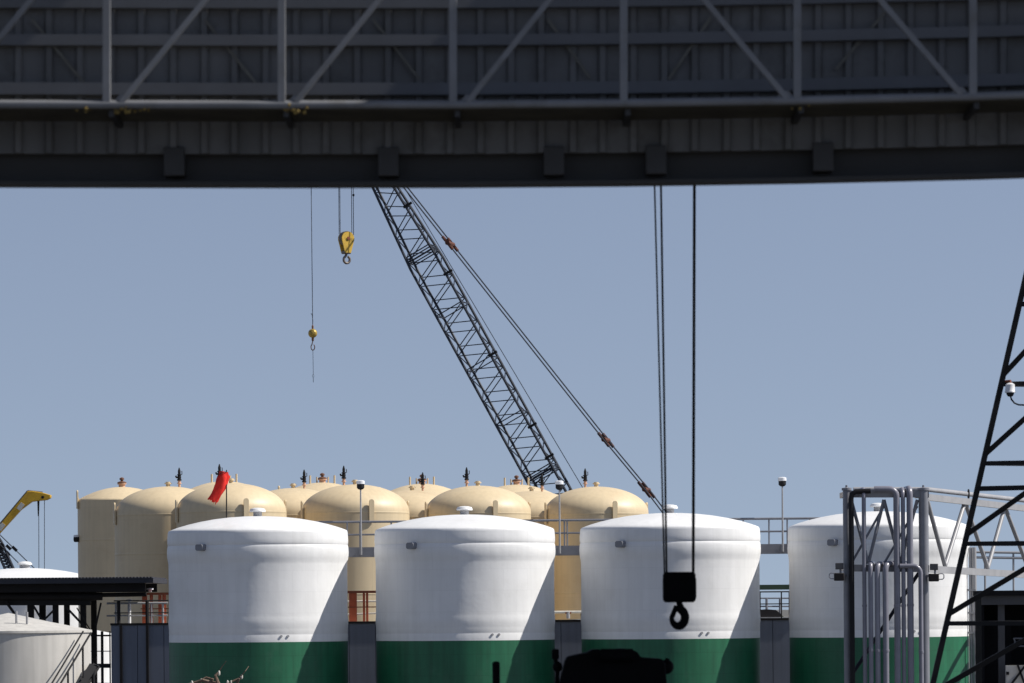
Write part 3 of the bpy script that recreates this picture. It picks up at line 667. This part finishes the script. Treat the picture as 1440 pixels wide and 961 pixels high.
# ------------------------------------------------------------------ overhead gallery
YA = 40.0; YS = 41.05
def gy(y0, x):           # slight camber of the long gallery
    return y0 + [0, ][0] + (-(x-500)**2 * 1.55e-5 if x > 500 else -(500-x)**2*0.3e-5) 
xs = [-900, -400, -95, 150, 396, 637, 877, 1121, 1368, 1615, 2000, 2500]
gal = thing('conveyor_gallery', 'dark ribbed steel gallery with a grey pipe truss spanning the top of view', 'gallery', (0, YS, 0))
def runbar(name, m, y, Y, r=None, h=None, d=None):
    pts = [P(x, gy(y, x), Y) for x in xs]
    if r: MB().tube(pts, r, 14).build(name, m, gal)
    else:
        mb = MB(); n = len(pts); vs = []
        for p in pts:
            for (dy, dz) in ((-d/2,-h/2),(d/2,-h/2),(d/2,h/2),(-d/2,h/2)): vs.append(p + Vector((0,dy,dz)))
        fs = [(0,1,2,3), tuple(reversed(range(4*n-4,4*n)))]
        for i in range(n-1):
            for j in range(4): fs.append((i*4+j, (i+1)*4+j, (i+1)*4+(j+1)%4, i*4+(j+1)%4))
        mb.add(vs, fs); mb.build(name, m, gal, smooth=False)
runbar('bottom_chord', 'truss', 147.5, YA, r=0.040)
runbar('top_chord', 'truss', -130, YA, r=0.05)
PXA = YA/F
tops = {}
for x in (-95, 150, 396, 637, 877, 1121, 1368, 1615):
    a, b = P(x, gy(147,x), YA-0.0), P(x, gy(-130,x), YA)
    MB().bar(a, b, 0.074, 0.07).build('truss_post', 'truss', gal, smooth=False, bevel=0.006)
for (xa, xb) in ((-75,150),(170,394),(415,637),(657,877),(1107,881),(1352,1122),(1598,1370)):
    MB().bar(P(xa,gy(145,xa),YA-0.012), P(xb,gy(-128,xb),YA-0.012), 0.056, 0.05).build('truss_diagonal', 'truss', gal, smooth=False, bevel=0.006)
for x in (170, 415, 657, 1107, 1352):
    mb = MB(); s = 1 if x < 900 else -1
    ol = [P(x-14*s,gy(149,x),YA), P(x+16*s,gy(149,x),YA), P(x+10*s,gy(134,x),YA), P(x-2*s,gy(134,x),YA)]
    if s < 0: ol = list(reversed(ol))
    mb.extrude([(v.x, v.z) for v in ol], YA-0.012, YA+0.012); mb.build('gusset', 'truss', gal, smooth=False)
for x, n in ((170, 26), (417, 26), (1122, 8), (130, 8), (200,8)):
    mb = MB()
    for i in range(n):
        q = P(x + random.gauss(0,9), gy(152,x) + random.uniform(-6,8), YA + random.uniform(-0.03,0.05)); rr = random.uniform(0.008,0.022)
        mb.lathe([(rr*math.sin(R(a))*random.uniform(.8,1.2), rr*math.cos(R(a))) for a in (0,45,90,135,180)], 7, q)
    mb.build('rust_crust', 'moss', gal)
# siding with ribs
sid = MB()
def zline(y, x, Y): return P(x, gy(y, x), Y).z
segs = xs
for (ya, yb) in ((-220, 217),):
    vs = []; n = len(segs)
    for x in segs:
        q0, q1 = P(x, gy(yb,x), YS), P(x, gy(ya,x), YS)
        vs += [q0, q1, q1 + Vector((0,0.05,0)), q0 + Vector((0,0.05,0))]
    fs = [(0,1,2,3), tuple(reversed(range(4*n-4,4*n)))]
    for i in range(n-1):
        for j in range(4): fs.append((i*4+j, (i+1)*4+j, (i+1)*4+(j+1)%4, i*4+(j+1)%4))
    sid.add(vs, fs)
x = -880.0
while x < 2450:
    xx = x + random.uniform(-1.2, 1.2)
    q0, q1 = P(xx, gy(216.5,xx), YS), P(xx, gy(-215,xx), YS)
    w0, w1, dd = 0.050, 0.026, 0.055
    vs = []
    for q in (q0, q1):
        vs += [q + Vector((-w0,-0.001,0)), q + Vector((-w1,-dd,0)), q + Vector((w1,-dd,0)), q + Vector((w0,-0.001,0))]
    sid.add(vs, [(0,1,5,4),(1,2,6,5),(2,3,7,6),(3,2,1,0),(4,5,6,7)])
    x += 43.2
sid.build('siding', 'siding', gal, smooth=False)
for y, h in ((6, .09), (57.5, .105), (126, .115)):
    runbar('girt', 'girt', y, YS-0.10, h=h, d=0.10)
# walkway grating between truss and siding
mb = MB(); n = len(xs); vs = []
for x in xs:
    z = P(x, gy(150,x), YA).z
    for (yy, dz) in ((YA+0.05,-0.03),(YS-0.05,-0.03),(YS-0.05,0.0),(YA+0.05,0.0)): vs.append(Vector((P(x,gy(150,x),YA).x, yy, z+dz)))
fs = [(0,1,2,3), tuple(reversed(range(4*n-4,4*n)))]
for i in range(n-1):
    for j in range(4): fs.append((i*4+j, (i+1)*4+j, (i+1)*4+(j+1)%4, i*4+(j+1)%4))
mb.add(vs, fs); mb.build('walkway', 'grating', gal, smooth=False)
for x in (-95, 150, 396, 637, 877, 1121, 1368, 1615):
    z = P(x, gy(150,x), YA).z - 0.065; q = P(x+6, 150, YA); MB().bar((q.x,YA+0.04,z),(q.x,YS-0.05,z), 0.05, 0.06, up=(0,0,1)).build('walkway_bracket', 'girder', gal, smooth=False)
# bottom girder
YB = YS + 0.12
runbar('girder_web', 'girder', 238, YB+0.10, h=0.30, d=0.02)
runbar('girder_flange', 'girder', 260.5, YB, h=0.035, d=0.30)
runbar('girder_flange', 'girder', 215, YB+0.09, h=0.03, d=0.28)
for x in (-380, -60, 247, 547, 779, 922, 1156, 1480):
    q0, q1 = P(x, gy(250,x), YB), P(x, gy(210,x), YB)
    MB().box((q0.x-0.098, YS-0.066, q0.z), (q0.x+0.098, YB+0.06, q1.z)).build('hanger_plate', 'plate', gal, smooth=False, bevel=0.008)
# side brace rods on the wall behind the truss
for (xa,ya,xb,yb) in ((45,28,120,120),(288,28,362,120),(525,28,590,112),(770,28,830,112),(1000,28,940,115),(1250,20,1175,105)):
    MB().bar(P(xa,gy(ya,xa),YS-0.055), P(xb,gy(yb,xb),YS-0.055), 0.03, 0.02).build('sway_rod', 'rod', gal, smooth=False)
# back and roof of the gallery, legs at its ends
zt = P(700,-215,YS).z; xl, xr = P(-890,0,YS).x, P(2480,0,YS).x
MB().box((xl,YS+0.1,zt+0.003),(xr,YS+3,zt+0.12)).build('roof', 'siding', gal, smooth=False)
zb = P(700,200,YS).z
MB().box((xl,YS+2.9,zb+0.1),(xr,YS+3,zt)).build('back_wall', 'siding', gal, smooth=False)
for x in (xl+0.3, xr-0.4):
    for y in (YS+0.35, YS+2.7): MB().box((x-.15,y-.15,0),(x+.15,y+.15,zb+0.05)).build('leg', 'girder', gal, smooth=False)

# unseen roof added to keep sun off the gallery and hoist
ZR = 17.0
t = thing('shade_roof', 'unseen flat roof added above the view to shade the gallery and hoist', 'roof', (8, 56, 0))
MB().box((-16,34,ZR),(0.2,74,ZR+0.3)).box((0.2,46,ZR),(4.4,74,ZR+0.3)).box((4.4,34,ZR),(38,74,ZR+0.3)).build('deck', 'siding', t, smooth=False)  # slot left open so sun grazes the left part of the gallery
for x in (-15.5, 37.5):
    for y in (34.5, 73.5): MB().box((x-.2,y-.2,0),(x+.2,y+.2,ZR-0.003)).build('column', 'girder', t, smooth=False)
YF = 60.0
MB().box((-15.3,YF-.15,ZR-0.6),(37.3,YF+.15,ZR-0.003)).build('runway_beam', 'girder', t, smooth=False)

# black hook hanging in the foreground
k = YF/F
c = P(955.2, 826, YF); t = thing('hook_block', 'black silhouetted hook block hanging before the third white tank', 'hook block', c)
def rrect(hw, hh, r, n=6):
    o = []
    for (cx, cz, a0) in ((hw-r,hh-r,0),(-hw+r,hh-r,90),(-hw+r,-hh+r,180),(hw-r,-hh+r,270)):
        for i in range(n+1): a = R(a0+90*i/n); o.append((c.x+cx+r*math.cos(a), c.z+cz+r*math.sin(a)))
    return o
MB().extrude([(x, z) for x,z in rrect(22.6*k, 21.4*k, 5*k)], YF-0.17, YF+0.17).build('housing', 'shadeblack', t, smooth=False, bevel=0.02)
MB().extrude([(x + 0.3*k, z-1.5*k) for x,z in rrect(23.4*k, 17*k, 5*k)], YF-0.10, YF+0.10).build('side_plate', 'shadeblack', t, smooth=False, bevel=0.01)
MB().lathe([(5*k,-20*k),(4.2*k,-23*k),(3.8*k,-26*k),(5.5*k,-28*k)], 16, c).build('swivel', 'shadeblack', t)
cc = P(953.8, 868.6, YF)
hk = MB(); nseg = 30; path = [c + Vector((0.5*k,0,-24*k)), c + Vector((1.6*k,0,-29*k))]; rads = [4.2*k, 5.6*k]
for i in range(nseg+1):
    a = R(75 - 275*i/nseg); path.append(cc + Vector((9.4*k*math.cos(a), 0, 11.9*k*math.sin(a))))
    f = i/nseg; rads.append(k*(6.1 if f < 0.55 else 6.1 - 3.6*((f-0.55)/0.45)))
n = 14
for i, p in enumerate(path):
    tt = (path[min(i+1,len(path)-1)] - path[max(i-1,0)]).normalized(); b = Vector((0,1,0)); aa = tt.cross(b).normalized()
    for j in range(n):
        th = 2*math.pi*j/n; hk.v.append(p + aa*(rads[i]*math.cos(th)) + b*(rads[i]*0.8*math.sin(th)))
for i in range(len(path)-1):
    for j in range(n): hk.f.append((i*n+j, i*n+(j+1)%n, (i+1)*n+(j+1)%n, (i+1)*n+j))
hk.f.append(tuple(range(n))); hk.f.append(tuple((len(path)-1)*n+j for j in reversed(range(n))))
hk.build('hook', 'shadeblack', t)
MB().bar(P(951.5,852,YF), P(945,868,YF), 7*k, 4*k).build('safety_latch', 'shadeblack', t, bevel=0.01)
for x, xt, r in ((934.5, 920.5, 0.012), (937.5, 929.5, 0.015), (974.8, 976.5, 0.021)):
    a = P(x, 812, YF); q = P(xt, 262, YF); d = (q-a)/(q.z-a.z); b = a + d*(ZR-0.55-a.z)
    MB().tube([a, b], r, 8).build('hoist_rope', 'canopydark', t)

# black machine top and post at the bottom edge
YM = 57.0; k = YM/F
q = P(858, 961, YM); t = thing('winch_machine', 'black silhouetted machine with a humped cover at the bottom edge', 'machine', (q.x, YM, 0))
ol = [(779,1010),(937,1010),(937,961),(934,930),(930,926.5),(905,925),(900,924),(896,917),(888,913.5),(872,912),(862,914),(857,917),(851,916.5),(842,913),(832,913.5),(824,918),(816,919.5),(806,921.5),(797,924),(794,930),(790,945),(786,961)]
v = [P(x,y,YM) for x,y in ol]
MB().extrude([(p.x,p.z) for p in v], YM-0.3, YM+0.5).build('housing', 'shadeblack', t, smooth=False, bevel=0.03)
MB().tube([P(845,922,YM-0.45), P(890,922,YM-0.45)], 0.09, 16).build('drum', 'shadeblack', t)
a = P(937,938,YM); MB().lathe([(0.10*math.sin(R(x)), 0.10*math.cos(R(x))) for x in range(0,181,20)], 14, a).build('end_cap', 'shadeblack', t)
MB().tube([P(937,933,YM), P(939,926,YM)], 0.03, 8).build('end_cap', 'shadeblack', t)
a, b = P(776,927,YM), P(786,913,YM); MB().box((a.x,YM-0.1,a.z),(b.x,YM+0.1,b.z)).build('control_box', 'shadeblack', t, bevel=0.01)
a = P(784,938,YM); MB().lathe([(0.065*math.sin(R(x)), 0.075*math.cos(R(x))) for x in range(0,181,20)], 14, a).build('knob', 'shadeblack', t)
MB().tube([P(781,925,YM), P(784,945,YM), P(783,965,YM)], 0.03, 8).build('control_arm', 'shadeblack', t)
a, b = P(774,1012,YM), P(942,1000,YM); MB().box((a.x,YM-0.6,a.z-0.2),(b.x,YM+0.9,a.z)).build('platform', 'shadeblack', t, smooth=False)
for xx in (a.x+0.15, b.x-0.15):
    for yy in (YM-0.45, YM+0.75): MB().box((xx-.09,yy-.09,0),(xx+.09,yy+.09,a.z-0.203)).build('leg', 'shadeblack', t, smooth=False)
a = P(697.5, 930, YM); t = thing('post', 'short black round topped post at the bottom edge left of the machine', 'post', (a.x, YM, 0))
r0 = 5.4*k; MB().lathe([(r0,-a.z),(r0,-0.03),(r0*0.8,-0.008),(0,0)], 16, a).build('shaft', 'shadeblack', t)
b = P(697.5, 950, YM); MB().box((b.x-0.1,YM-0.08,b.z-0.5),(b.x+0.1,YM+0.08,b.z-0.14)).build('bracket', 'shadeblack', t)

# bare dry branches at the bottom edge
YD = 120.0
q = P(310, 961, YD); t = thing('bare_tree', 'tips of a bare dry tree before the windsock tank base', 'tree', (q.x, YD, 0))
tr = MB(); top = P(318, 985, YD); tr.tube([(q.x+.2,YD,0),(q.x+.05,YD,2.2),top], 0.13, 10, 0.06); tr.build('trunk', 'bark', t)
br = MB(); bud = MB()
def twig(pts, r): 
    br.tube([P(x,y,YD+random.uniform(-.1,.1)) for x,y in pts], r, 7, r*0.4)
twig([(318,985),(305,962),(285,957),(268,962),(255,967)], 0.075); twig([(318,985),(306,960),(303,950),(307,946)], 0.07); twig([(318,985),(333,962),(336,955),(339,951)], 0.06)
twig([(307,946),(312,938),(318,930)], 0.018); twig([(339,951),(345,944),(350,937)], 0.016); twig([(300,956),(290,953),(281,957)], 0.04); twig([(318,985),(322,966),(318,962)], 0.05)
twig([(336,955),(328,958),(322,960)], 0.04); twig([(318,985),(345,975),(360,966)], 0.04)
for (x,y,s) in ((308,947,.06),(340,952,.055),(283,957.5,.05),(270,961,.06),(320,960,.05),(325,959.5,.04)):
    bud.lathe([(s*0.6*math.sin(R(a)), s*1.3*math.cos(R(a))) for a in range(0,181,30)], 8, P(x,y,YD-.05))
br.build('branches', 'bark', t); bud.build('husks', 'bud', t)

# ------------------------------------------------------------------ black lattice mast, right, with camera
YMS = 100.0; k = YMS/F
def legx(y): return 1440 + (400 - y)*(1440-1312)/561.0
la, lb = P(legx(250),250,YMS), P(legx(1200),1200,YMS)
lb = la + (lb-la)*((la.z)/(la.z-lb.z))
t = thing('lattice_mast', 'black lattice steel mast leaning inward at the right edge', 'mast', (lb.x, YMS, 0))
MB().bar(la, lb, 0.125, 0.125).build('mast_leg', 'black', t, smooth=False)
cx = P(1600,600,YMS).x
def other(z, dy):  # the two further legs
    f = (la.z - z)/(la.z - lb.z); p = la.lerp(lb, f); w = cx - p.x; return Vector((cx + w*0.55, YMS + dy*w*0.8, z))
for dy in (-1, 1):
    MB().bar(other(la.z,dy), other(0.0,dy), 0.125, 0.125).build('mast_leg', 'black', t, smooth=False)
ys = [316, 428, 540.5, 652, 765, 877, 989, 1101]
for i, y in enumerate(ys):
    p = P(legx(y), y, YMS)
    MB().bar(p, other(p.z - 0.03,-1), 0.105, 0.09).build('strut', 'black', t, smooth=False)
    MB().bar(p + Vector((0,0.02,0)), other(p.z,1), 0.10, 0.10).build('strut', 'black', t, smooth=False)
    MB().bar(other(p.z,-1), other(p.z,1), 0.10, 0.10, up=(0,0,1)).build('strut', 'black', t, smooth=False)
    a = P(legx(y-13), y-13, YMS); sl = [0.9,0.95,1.1,0.92,0.73,0.62,0.6,0.6][i]
    top = other(a.z, -1); d = top - a; d.z = d.x*sl if False else 0
    e = Vector((a.x + 3.2, YMS - 0.8*(3.2/ (top.x-a.x)) * (cx-a.x), a.z + 3.2*sl))
    MB().bar(a, e, 0.12, 0.09).build('brace', 'black', t, smooth=False)
p = P(legx(687.5), 687.5, YMS); MB().bar(p, other(p.z,-1), 0.115, 0.10).build('strut', 'black', t, smooth=False)
c = P(1420.5, 547, YMS-0.25); t = thing('security_camera', 'white dome security camera hanging on the black mast', 'camera', c)
MB().lathe([(0,8.5*k),(3*k,8.2*k),(6.5*k,6*k),(6.9*k,-3*k),(7.6*k,-4*k),(7.4*k,-5.5*k)], 24, c).build('housing', 'lampwhite', t)
MB().lathe([(5.6*k,-5.3*k),(5.2*k,-8*k),(3.5*k,-10.5*k),(0,-11.6*k)], 20, c).build('lens_dome', 'black', t)
MB().tube([c + Vector((0.4*k,0,7*k)), c + Vector((0.4*k,0,11*k)), c + Vector((-5*k,0.15,11*k))], 0.03, 8).build('bracket', 'rust', t)
MB().tube([c + Vector((x*k,0.02,y*k)) for x,y in ((0.5,-10),(2,-15),(6,-20),(12,-22.5),(22,-23),(30,-22))], 0.02, 8).build('cable', 'black', t)

# ------------------------------------------------------------------ pipe rack, right
YP = 160.0; k = YP/F
a = P(1191, 961, YP); t = thing('pipe_rack', 'grey steel truss pipe rack with two tall posts before the fourth white tank', 'pipe rack', (P(1245,900,YP).x, YP+1.2, 0))
DR = 2.4
def rk(px, py, f, far=0.0):   # f: 0 at the right post, 1 at the frame's right edge, the bridge recedes to the right
    return P(px, py, YP + 9*max(f,0) + far)
for x, w, m in ((1190.5, 11, 'grey'), (1298.5, 14, 'grey')):
    hw = w*k/2
    for dY in (0, DR):
        q = P(x, 690, YP + dY)
        MB().tube([(q.x,q.y,0),(q.x,q.y,q.z)], hw, 16).build('post', m, t)
        MB().lathe([(hw+0.04,0.003),(hw+0.04,0.09),(0.05,0.12),(0.04,0.2),(0,0.2)], 16, q).build('post_cap', 'grey', t)
for far in (0, DR):
    mm = 'palesteel' 
    ch = MB()
    L0, L1 = P(1192,695,YP+far), P(1306,695,YP+far)
    ch.bar(L0 , L1, 0.26, 0.22); ch.build('top_chord', 'grey', t, smooth=False)
    ch = MB(); ch.bar(P(1300,699,YP+far), P(1600,733,YP+22+far), 0.24, 0.22); ch.build('top_chord', mm, t, smooth=False)
    ch = MB(); ch.bar(P(1192,799,YP+far), P(1306,800,YP+far), 0.26, 0.22); ch.build('bottom_chord', 'grey', t, smooth=False)
    ch = MB(); ch.bar(P(1300,800,YP+far), P(1600,818,YP+22+far), 0.26, 0.22); ch.build('bottom_chord', mm, t, smooth=False)
    zz = [(1197,703),(1221,793),(1243,703),(1266,793),(1290,703)]
    for (xa,ya),(xb,yb) in zip(zz, zz[1:]): MB().tube([P(xa,ya,YP+far), P(xb,yb,YP+far)], 0.065, 8).build('web_member', 'grey', t)
    for (xa,ya,xb,yb) in ((1197,793,1243,712),(1243,793,1290,712)): MB().tube([P(xa,ya,YP+far+0.08), P(xb,yb,YP+far+0.08)], 0.045, 8).build('web_member', 'grey', t)
    zz = [(1304,704),(1329,796),(1357,706),(1389,799),(1413,713),(1447,802),(1470,720),(1500,808)]
    for (xa,ya),(xb,yb) in zip(zz, zz[1:]):
        MB().tube([P(xa,ya,YP+far+10*(xa-1304)/136), P(xb,yb,YP+far+10*(xb-1304)/136)], 0.085, 10).build('web_member', mm, t)
for (x,y) in ((1191,695),(1298,695),(1191,799),(1298,799)):
    q = P(x,y,YP); MB().bar(q + Vector((0,0.12,0)), q + Vector((0,DR-0.12,0)), 0.2, 0.2, up=(0,0,1)).build('cross_beam', 'grey', t, smooth=False)
# pipe along the top
MB().tube([P(1200,688.5,YP+1.2), P(1304,688.5,YP+1.2), P(1600,722,YP+23)], 0.09, 12).build('top_pipe', 'palesteel', t)
q = P(1362,695,YP+4.2); MB().tube(arc(q, 0.17, 30, 330, 12, (0,1,0),(0,0,1)), 0.03, 6).build('pipe_clamp', 'black', t)
MB().tube([P(1292,806,YP+0.1), P(1196,952,YP+0.1)], 0.07, 8).build('knee_brace', 'boom', t)
for x in (1600,):
    q = P(x, 818, YP+22)
    for dY in (0, DR): MB().box((q.x-.15,q.y+dY-.15,0),(q.x+.15,q.y+dY+.15,q.z)).build('post', 'grey', t, smooth=False)
# the drop pipes: each is its own thing
def drop(px, ytop, w, lab, back=True, dx=0, Y=YP-0.35):
    r = w*k/2; top = P(px, ytop, Y); rb = max(0.28, r*2.2)
    tt = thing('drop_pipe', lab, 'pipe', (top.x, Y, 0), 'drop pipes on the pipe rack')
    pts = [(top.x,Y,0), (top.x,Y,top.z*0.5), (top.x,Y,top.z-rb)]
    d = Vector((dx,1,0)).normalized() if back else Vector((dx,0,0)).normalized()
    c = Vector((top.x,Y,top.z-rb)) + d*rb
    pts += [c - d*(rb*math.cos(R(a))) + Vector((0,0,rb*math.sin(R(a)))) for a in (15,30,45,60,75,90)]
    pts.append(pts[-1] + d*(1.6 if back else abs(dx)))
    MB().tube(pts, r, 12).build('pipe', 'pipe', tt)
    for zz in (0.6,):
        z = top.z*zz; MB().lathe([(r,-0.05),(r+0.014,-0.045),(r+0.014,0.045),(r,0.05)], 14, (top.x,Y,z)).build('flange', 'pipe', tt)
drop(1214.5, 688, 6, 'thin tall pipe dropping nearest the left post of the rack')
drop(1260.5, 688, 9, 'thick tall pipe with a sideways elbow at the top of the rack', back=False, dx=-0.55)
drop(1269.5, 688, 6, 'thin tall pipe squeezed between the two thickest tall pipes')
drop(1279, 687, 9, 'thick tall pipe with elbow, rightmost of the tall pipes')
drop(1224, 792, 6.5, 'short pipe bending down left of the other short pipes', dx=0.15, Y=YP-0.5)
drop(1233.5, 793, 7.5, 'middle of three short pipes bending down from the lower chord', dx=0.45, Y=YP-0.5)
drop(1245, 793, 8.5, 'thick short pipe bending down, right of the other two short pipes', dx=0.6, Y=YP-0.5)
drop(1294.5, 796, 6.5, 'short pipe hugging the front of the thick right post', back=False, dx=-0.5, Y=YP-0.45)
q = P(1197.5, 691, YP-0.2); t = thing('cable_conduit', 'black conduit bent over the top of the left rack post', 'conduit', (q.x,YP-.2,0))
MB().tube([(q.x-.03,YP-.32,0),(q.x-.03,YP-.32,q.z-0.3),(q.x,YP-.32,q.z-0.12),(q.x+0.15,YP-.32,q.z-0.02),(q.x+0.7,YP-.32,q.z)], 0.10, 10).build('conduit', 'black', t)
def flood(px, py, s, lab):
    c = P(px, py, YP-0.3); tt = thing('floodlight', lab, 'floodlight', c, 'floodlights on the rack posts')
    MB().box(c + Vector((-7*k,-0.15,-8*k)), c + Vector((7*k,0.15,3*k))).build('housing', 'canopydark', tt, bevel=0.03)
    MB().box(c + Vector((-5*k,-0.1,8*k)), c + Vector((6*k,0.1,17*k))).build('ballast_box', 'shedtrim', tt, bevel=0.02)
    MB().tube([c + Vector((2*k,0,3*k)), c + Vector((2*k,0,8*k))], 0.04, 8).build('stem', 'grey', tt)
    MB().tube([c + Vector((s*x*k,-0.1,y*k)) for x,y in ((6,-5),(12,-5),(14,-3),(14,1),(12,3),(6,2.5))], 0.022, 6).build('guard', 'grey', tt)
    MB().bar(c + Vector((-s*6*k,0.1,0)), c + Vector((-s*14*k,0.25,0)), 0.08).build('bracket', 'grey', tt)
flood(1180, 809, -1, 'floodlight on the left side of the left rack post')
flood(1313, 810, 1, 'floodlight on the right side of the right rack post')
# standpipe on the right of tank four
Y = YW-1.0; t = thing('standpipe', 'pair of white standpipes clamped to the right side of the fourth tank', 'pipe', (P(1369,900,Y).x, Y, 0))
for x, r in ((1364.5, 0.07),(1369.5, 0.11)):
    q = P(x, 770, Y); MB().tube([(q.x,Y,0),(q.x,Y,q.z)], r, 10).build('pipe', 'palesteel', t)
for y in (800, 830, 862, 890):
    MB().bar(P(1359,y,Y), P(1371.5,y,Y), 0.09, 0.3).build('clamp', 'palesteel', t)

# pale railing and pipes beyond, right of tank four
Y = 205; q = P(1400,785,Y); t = thing('walkway_railing', 'pale double handrail behind the pipe rack right of the fourth tank', 'railing', (q.x,Y,0))
for y in (776.5, 784): MB().tube([P(1368,y,Y), P(1500,y+2,Y)], 0.06, 8).build('rail', 'palesteel', t)
for x in (1385, 1425, 1470): c = P(x,777,Y); MB().tube([(c.x,Y,0),(c.x,Y,c.z)], 0.05, 8).build('rail_post', 'palesteel', t)
# dark shed
YD2 = 166.0
x0 = P(1380,900,YD2).x; x1 = P(1540,900,YD2).x; z1 = P(1374,831,YD2).z; z2 = P(1374,838,YD2).z; z3 = P(1374,851,YD2).z
t = thing('open_shed', 'dark open fronted shed at the lower right edge', 'shed', ((x0+x1)/2, YD2+1, 0))
MB().box((x0-0.05,YD2-0.3,z2),(x1,YD2+2.4,z1)).build('roof', 'shed', t, smooth=False)
MB().box((x0+0.02,YD2-0.12,z3),(x1-.1,YD2,z2-0.003)).build('fascia', 'shedtrim', t, smooth=False)
MB().box((x0+0.02,YD2+2.2,0),(x1-.1,YD2+2.35,z2-0.003)).build('back_wall', 'shed', t, smooth=False)
MB().box((x1-0.25,YD2+0.01,0),(x1-.1,YD2+2.19,z2-0.003)).build('side_wall', 'shed', t, smooth=False)
MB().box((x0+0.02,YD2+0.01,0),(x0+0.12,YD2+2.19,z2-0.003)).build('side_wall', 'shed', t, smooth=False)
c = P(1408,900,YD2+0.3); MB().box((c.x-.13,YD2+.2,0),(c.x+.13,YD2+.46,z3+0.2)).build('column', 'shedtrim', t, smooth=False)
a = P(1392,900,YD2+2); MB().box((a.x-0.3,YD2+1.2,0),(a.x+0.75,YD2+2.0,z3-0.6)).build('cabinet', 'shed', t, smooth=False)
for y in (898, 909): MB().tube([P(1425,y,YD2+1), P(1470,y,YD2+1)], 0.03, 8).build('pipe', 'grey', t)
MB().tube([P(1425,898,YD2+1), P(1427,901,YD2+1), P(1427,905,YD2+1),P(1425,909,YD2+1)], 0.03, 8).build('pipe', 'grey', t)
a, b = P(1414,936,YD2-0.6), P(1480,936,YD2-0.6); 
t = thing('low_tank', 'low pale steel bund with dark braces before the open shed', 'bund', (a.x,YD2-.6,0))
MB().box((a.x,YD2-0.75,0),(b.x,YD2-0.5,a.z)).build('wall', 'greytank', t, smooth=False)
MB().bar(P(1418,968,YD2-.8), P(1445,932,YD2-.8), 0.08, 0.05).build('brace', 'black', t); MB().bar(P(1431,935,YD2-.8), P(1441,962,YD2-.8), 0.08, 0.05).build('brace', 'black', t)
c = P(1417,947,YD2-.8); MB().box((c.x-.05,YD2-.85,c.z-.06),(c.x+.05,YD2-.753,c.z+.06)).build('plate', 'black', t)
# loading hoses right of tank four, whose loops shade its green base
bx = WT[3].location.x + 126*K + 1.5; t = thing('loading_hoses', 'looped black loading hoses on a rack right of the fourth white tank', 'hoses', (bx, YW-1.5, 0))
for i, (zc, rr_) in enumerate(((5.0, 1.7),(4.2, 1.6),(3.6, 1.45))):
    MB().tube([Vector((bx+0.12*i, YW-1.6, zc)) + Vector((0, rr_*1.3*math.cos(R(a)), rr_*math.sin(R(a)))) for a in range(0, 181, 10)] , 0.11, 8).build('hose', 'black', t)
MB().box((bx-.06,YW-1.6-.06,0),(bx+.06,YW-1.6+.06,6.6)).build('post', 'grey', t, smooth=False)
MB().bar((bx,YW-4.0,3.6),(bx,YW+0.8,3.6), 0.1, 0.1, up=(0,0,1)).build('rail', 'grey', t, smooth=False)
for yy in (YW-3.9, YW+0.7): MB().box((bx-.05,yy-.05,0),(bx+.05,yy+.05,3.545)).build('post', 'grey', t, smooth=False)

# ------------------------------------------------------------------ camera, light, world
cam = bpy.data.cameras.new('camera'); co = bpy.data.objects.new('camera', cam); COL.objects.link(co)
co.location = (0, 0, CZ); co.rotation_euler = (R(90), ROLL, 0)
cam.sensor_width = 36; cam.lens = 150; cam.shift_y = (PY0 - 480.5)/1440.0; cam.clip_start = 0.5; cam.clip_end = 20000
cam.dof.use_dof = True; cam.dof.focus_distance = 205; cam.dof.aperture_fstop = 4.0
scene.camera = co
EL = R(46.3); ALPHA = R(3.0)          # sun to the right, a touch toward the viewer
sd = Vector((math.cos(EL)*math.cos(ALPHA), -math.cos(EL)*math.sin(ALPHA), math.sin(EL)))
sl = bpy.data.lights.new('sun', 'SUN'); so = bpy.data.objects.new('sun', sl); COL.objects.link(so)
sl.energy = 5.0; sl.angle = R(0.53); sl.color = (1.0, 0.955, 0.89)
so.rotation_euler = sd.to_track_quat('Z', 'Y').to_euler(); so.location = (60, 0, 80)
w = bpy.data.worlds.new('World'); scene.world = w; w.use_nodes = True
nt = w.node_tree; N = nt.nodes; L = nt.links
bg = N['Background']; sky = N.new('ShaderNodeTexSky'); sky.sky_type = 'NISHITA'; sky.sun_disc = False
sky.sun_elevation = EL; sky.sun_rotation = R(90) + ALPHA
sky.air_density = 1.0; sky.dust_density = 0.3; sky.ozone_density = 3.0; sky.altitude = 0
tcw = N.new('ShaderNodeTexCoord'); mw = N.new('ShaderNodeMapping'); mw.inputs['Location'].default_value = (0, 0, 0.13)
L.new(tcw.outputs['Generated'], mw.inputs['Vector']); L.new(mw.outputs[0], sky.inputs['Vector'])
hs = N.new('ShaderNodeHueSaturation'); hs.inputs['Saturation'].default_value = 0.68
tm = N.new('ShaderNodeMix'); tm.data_type = 'RGBA'; tm.blend_type = 'MULTIPLY'; tm.inputs[0].default_value = 1; tm.inputs[7].default_value = (0.965, 0.96, 1.02, 1)
L.new(sky.outputs[0], hs.inputs['Color']); L.new(hs.outputs[0], tm.inputs[6]); L.new(tm.outputs[2], bg.inputs[0]); bg.inputs[1].default_value = 0.083
scene.view_settings.view_transform = 'Standard'; scene.view_settings.look = 'None'
scene.view_settings.exposure = 0.20; scene.view_settings.gamma = 1
scene.render.engine = 'CYCLES'; scene.cycles.max_bounces = 6; scene.cycles.diffuse_bounces = 4
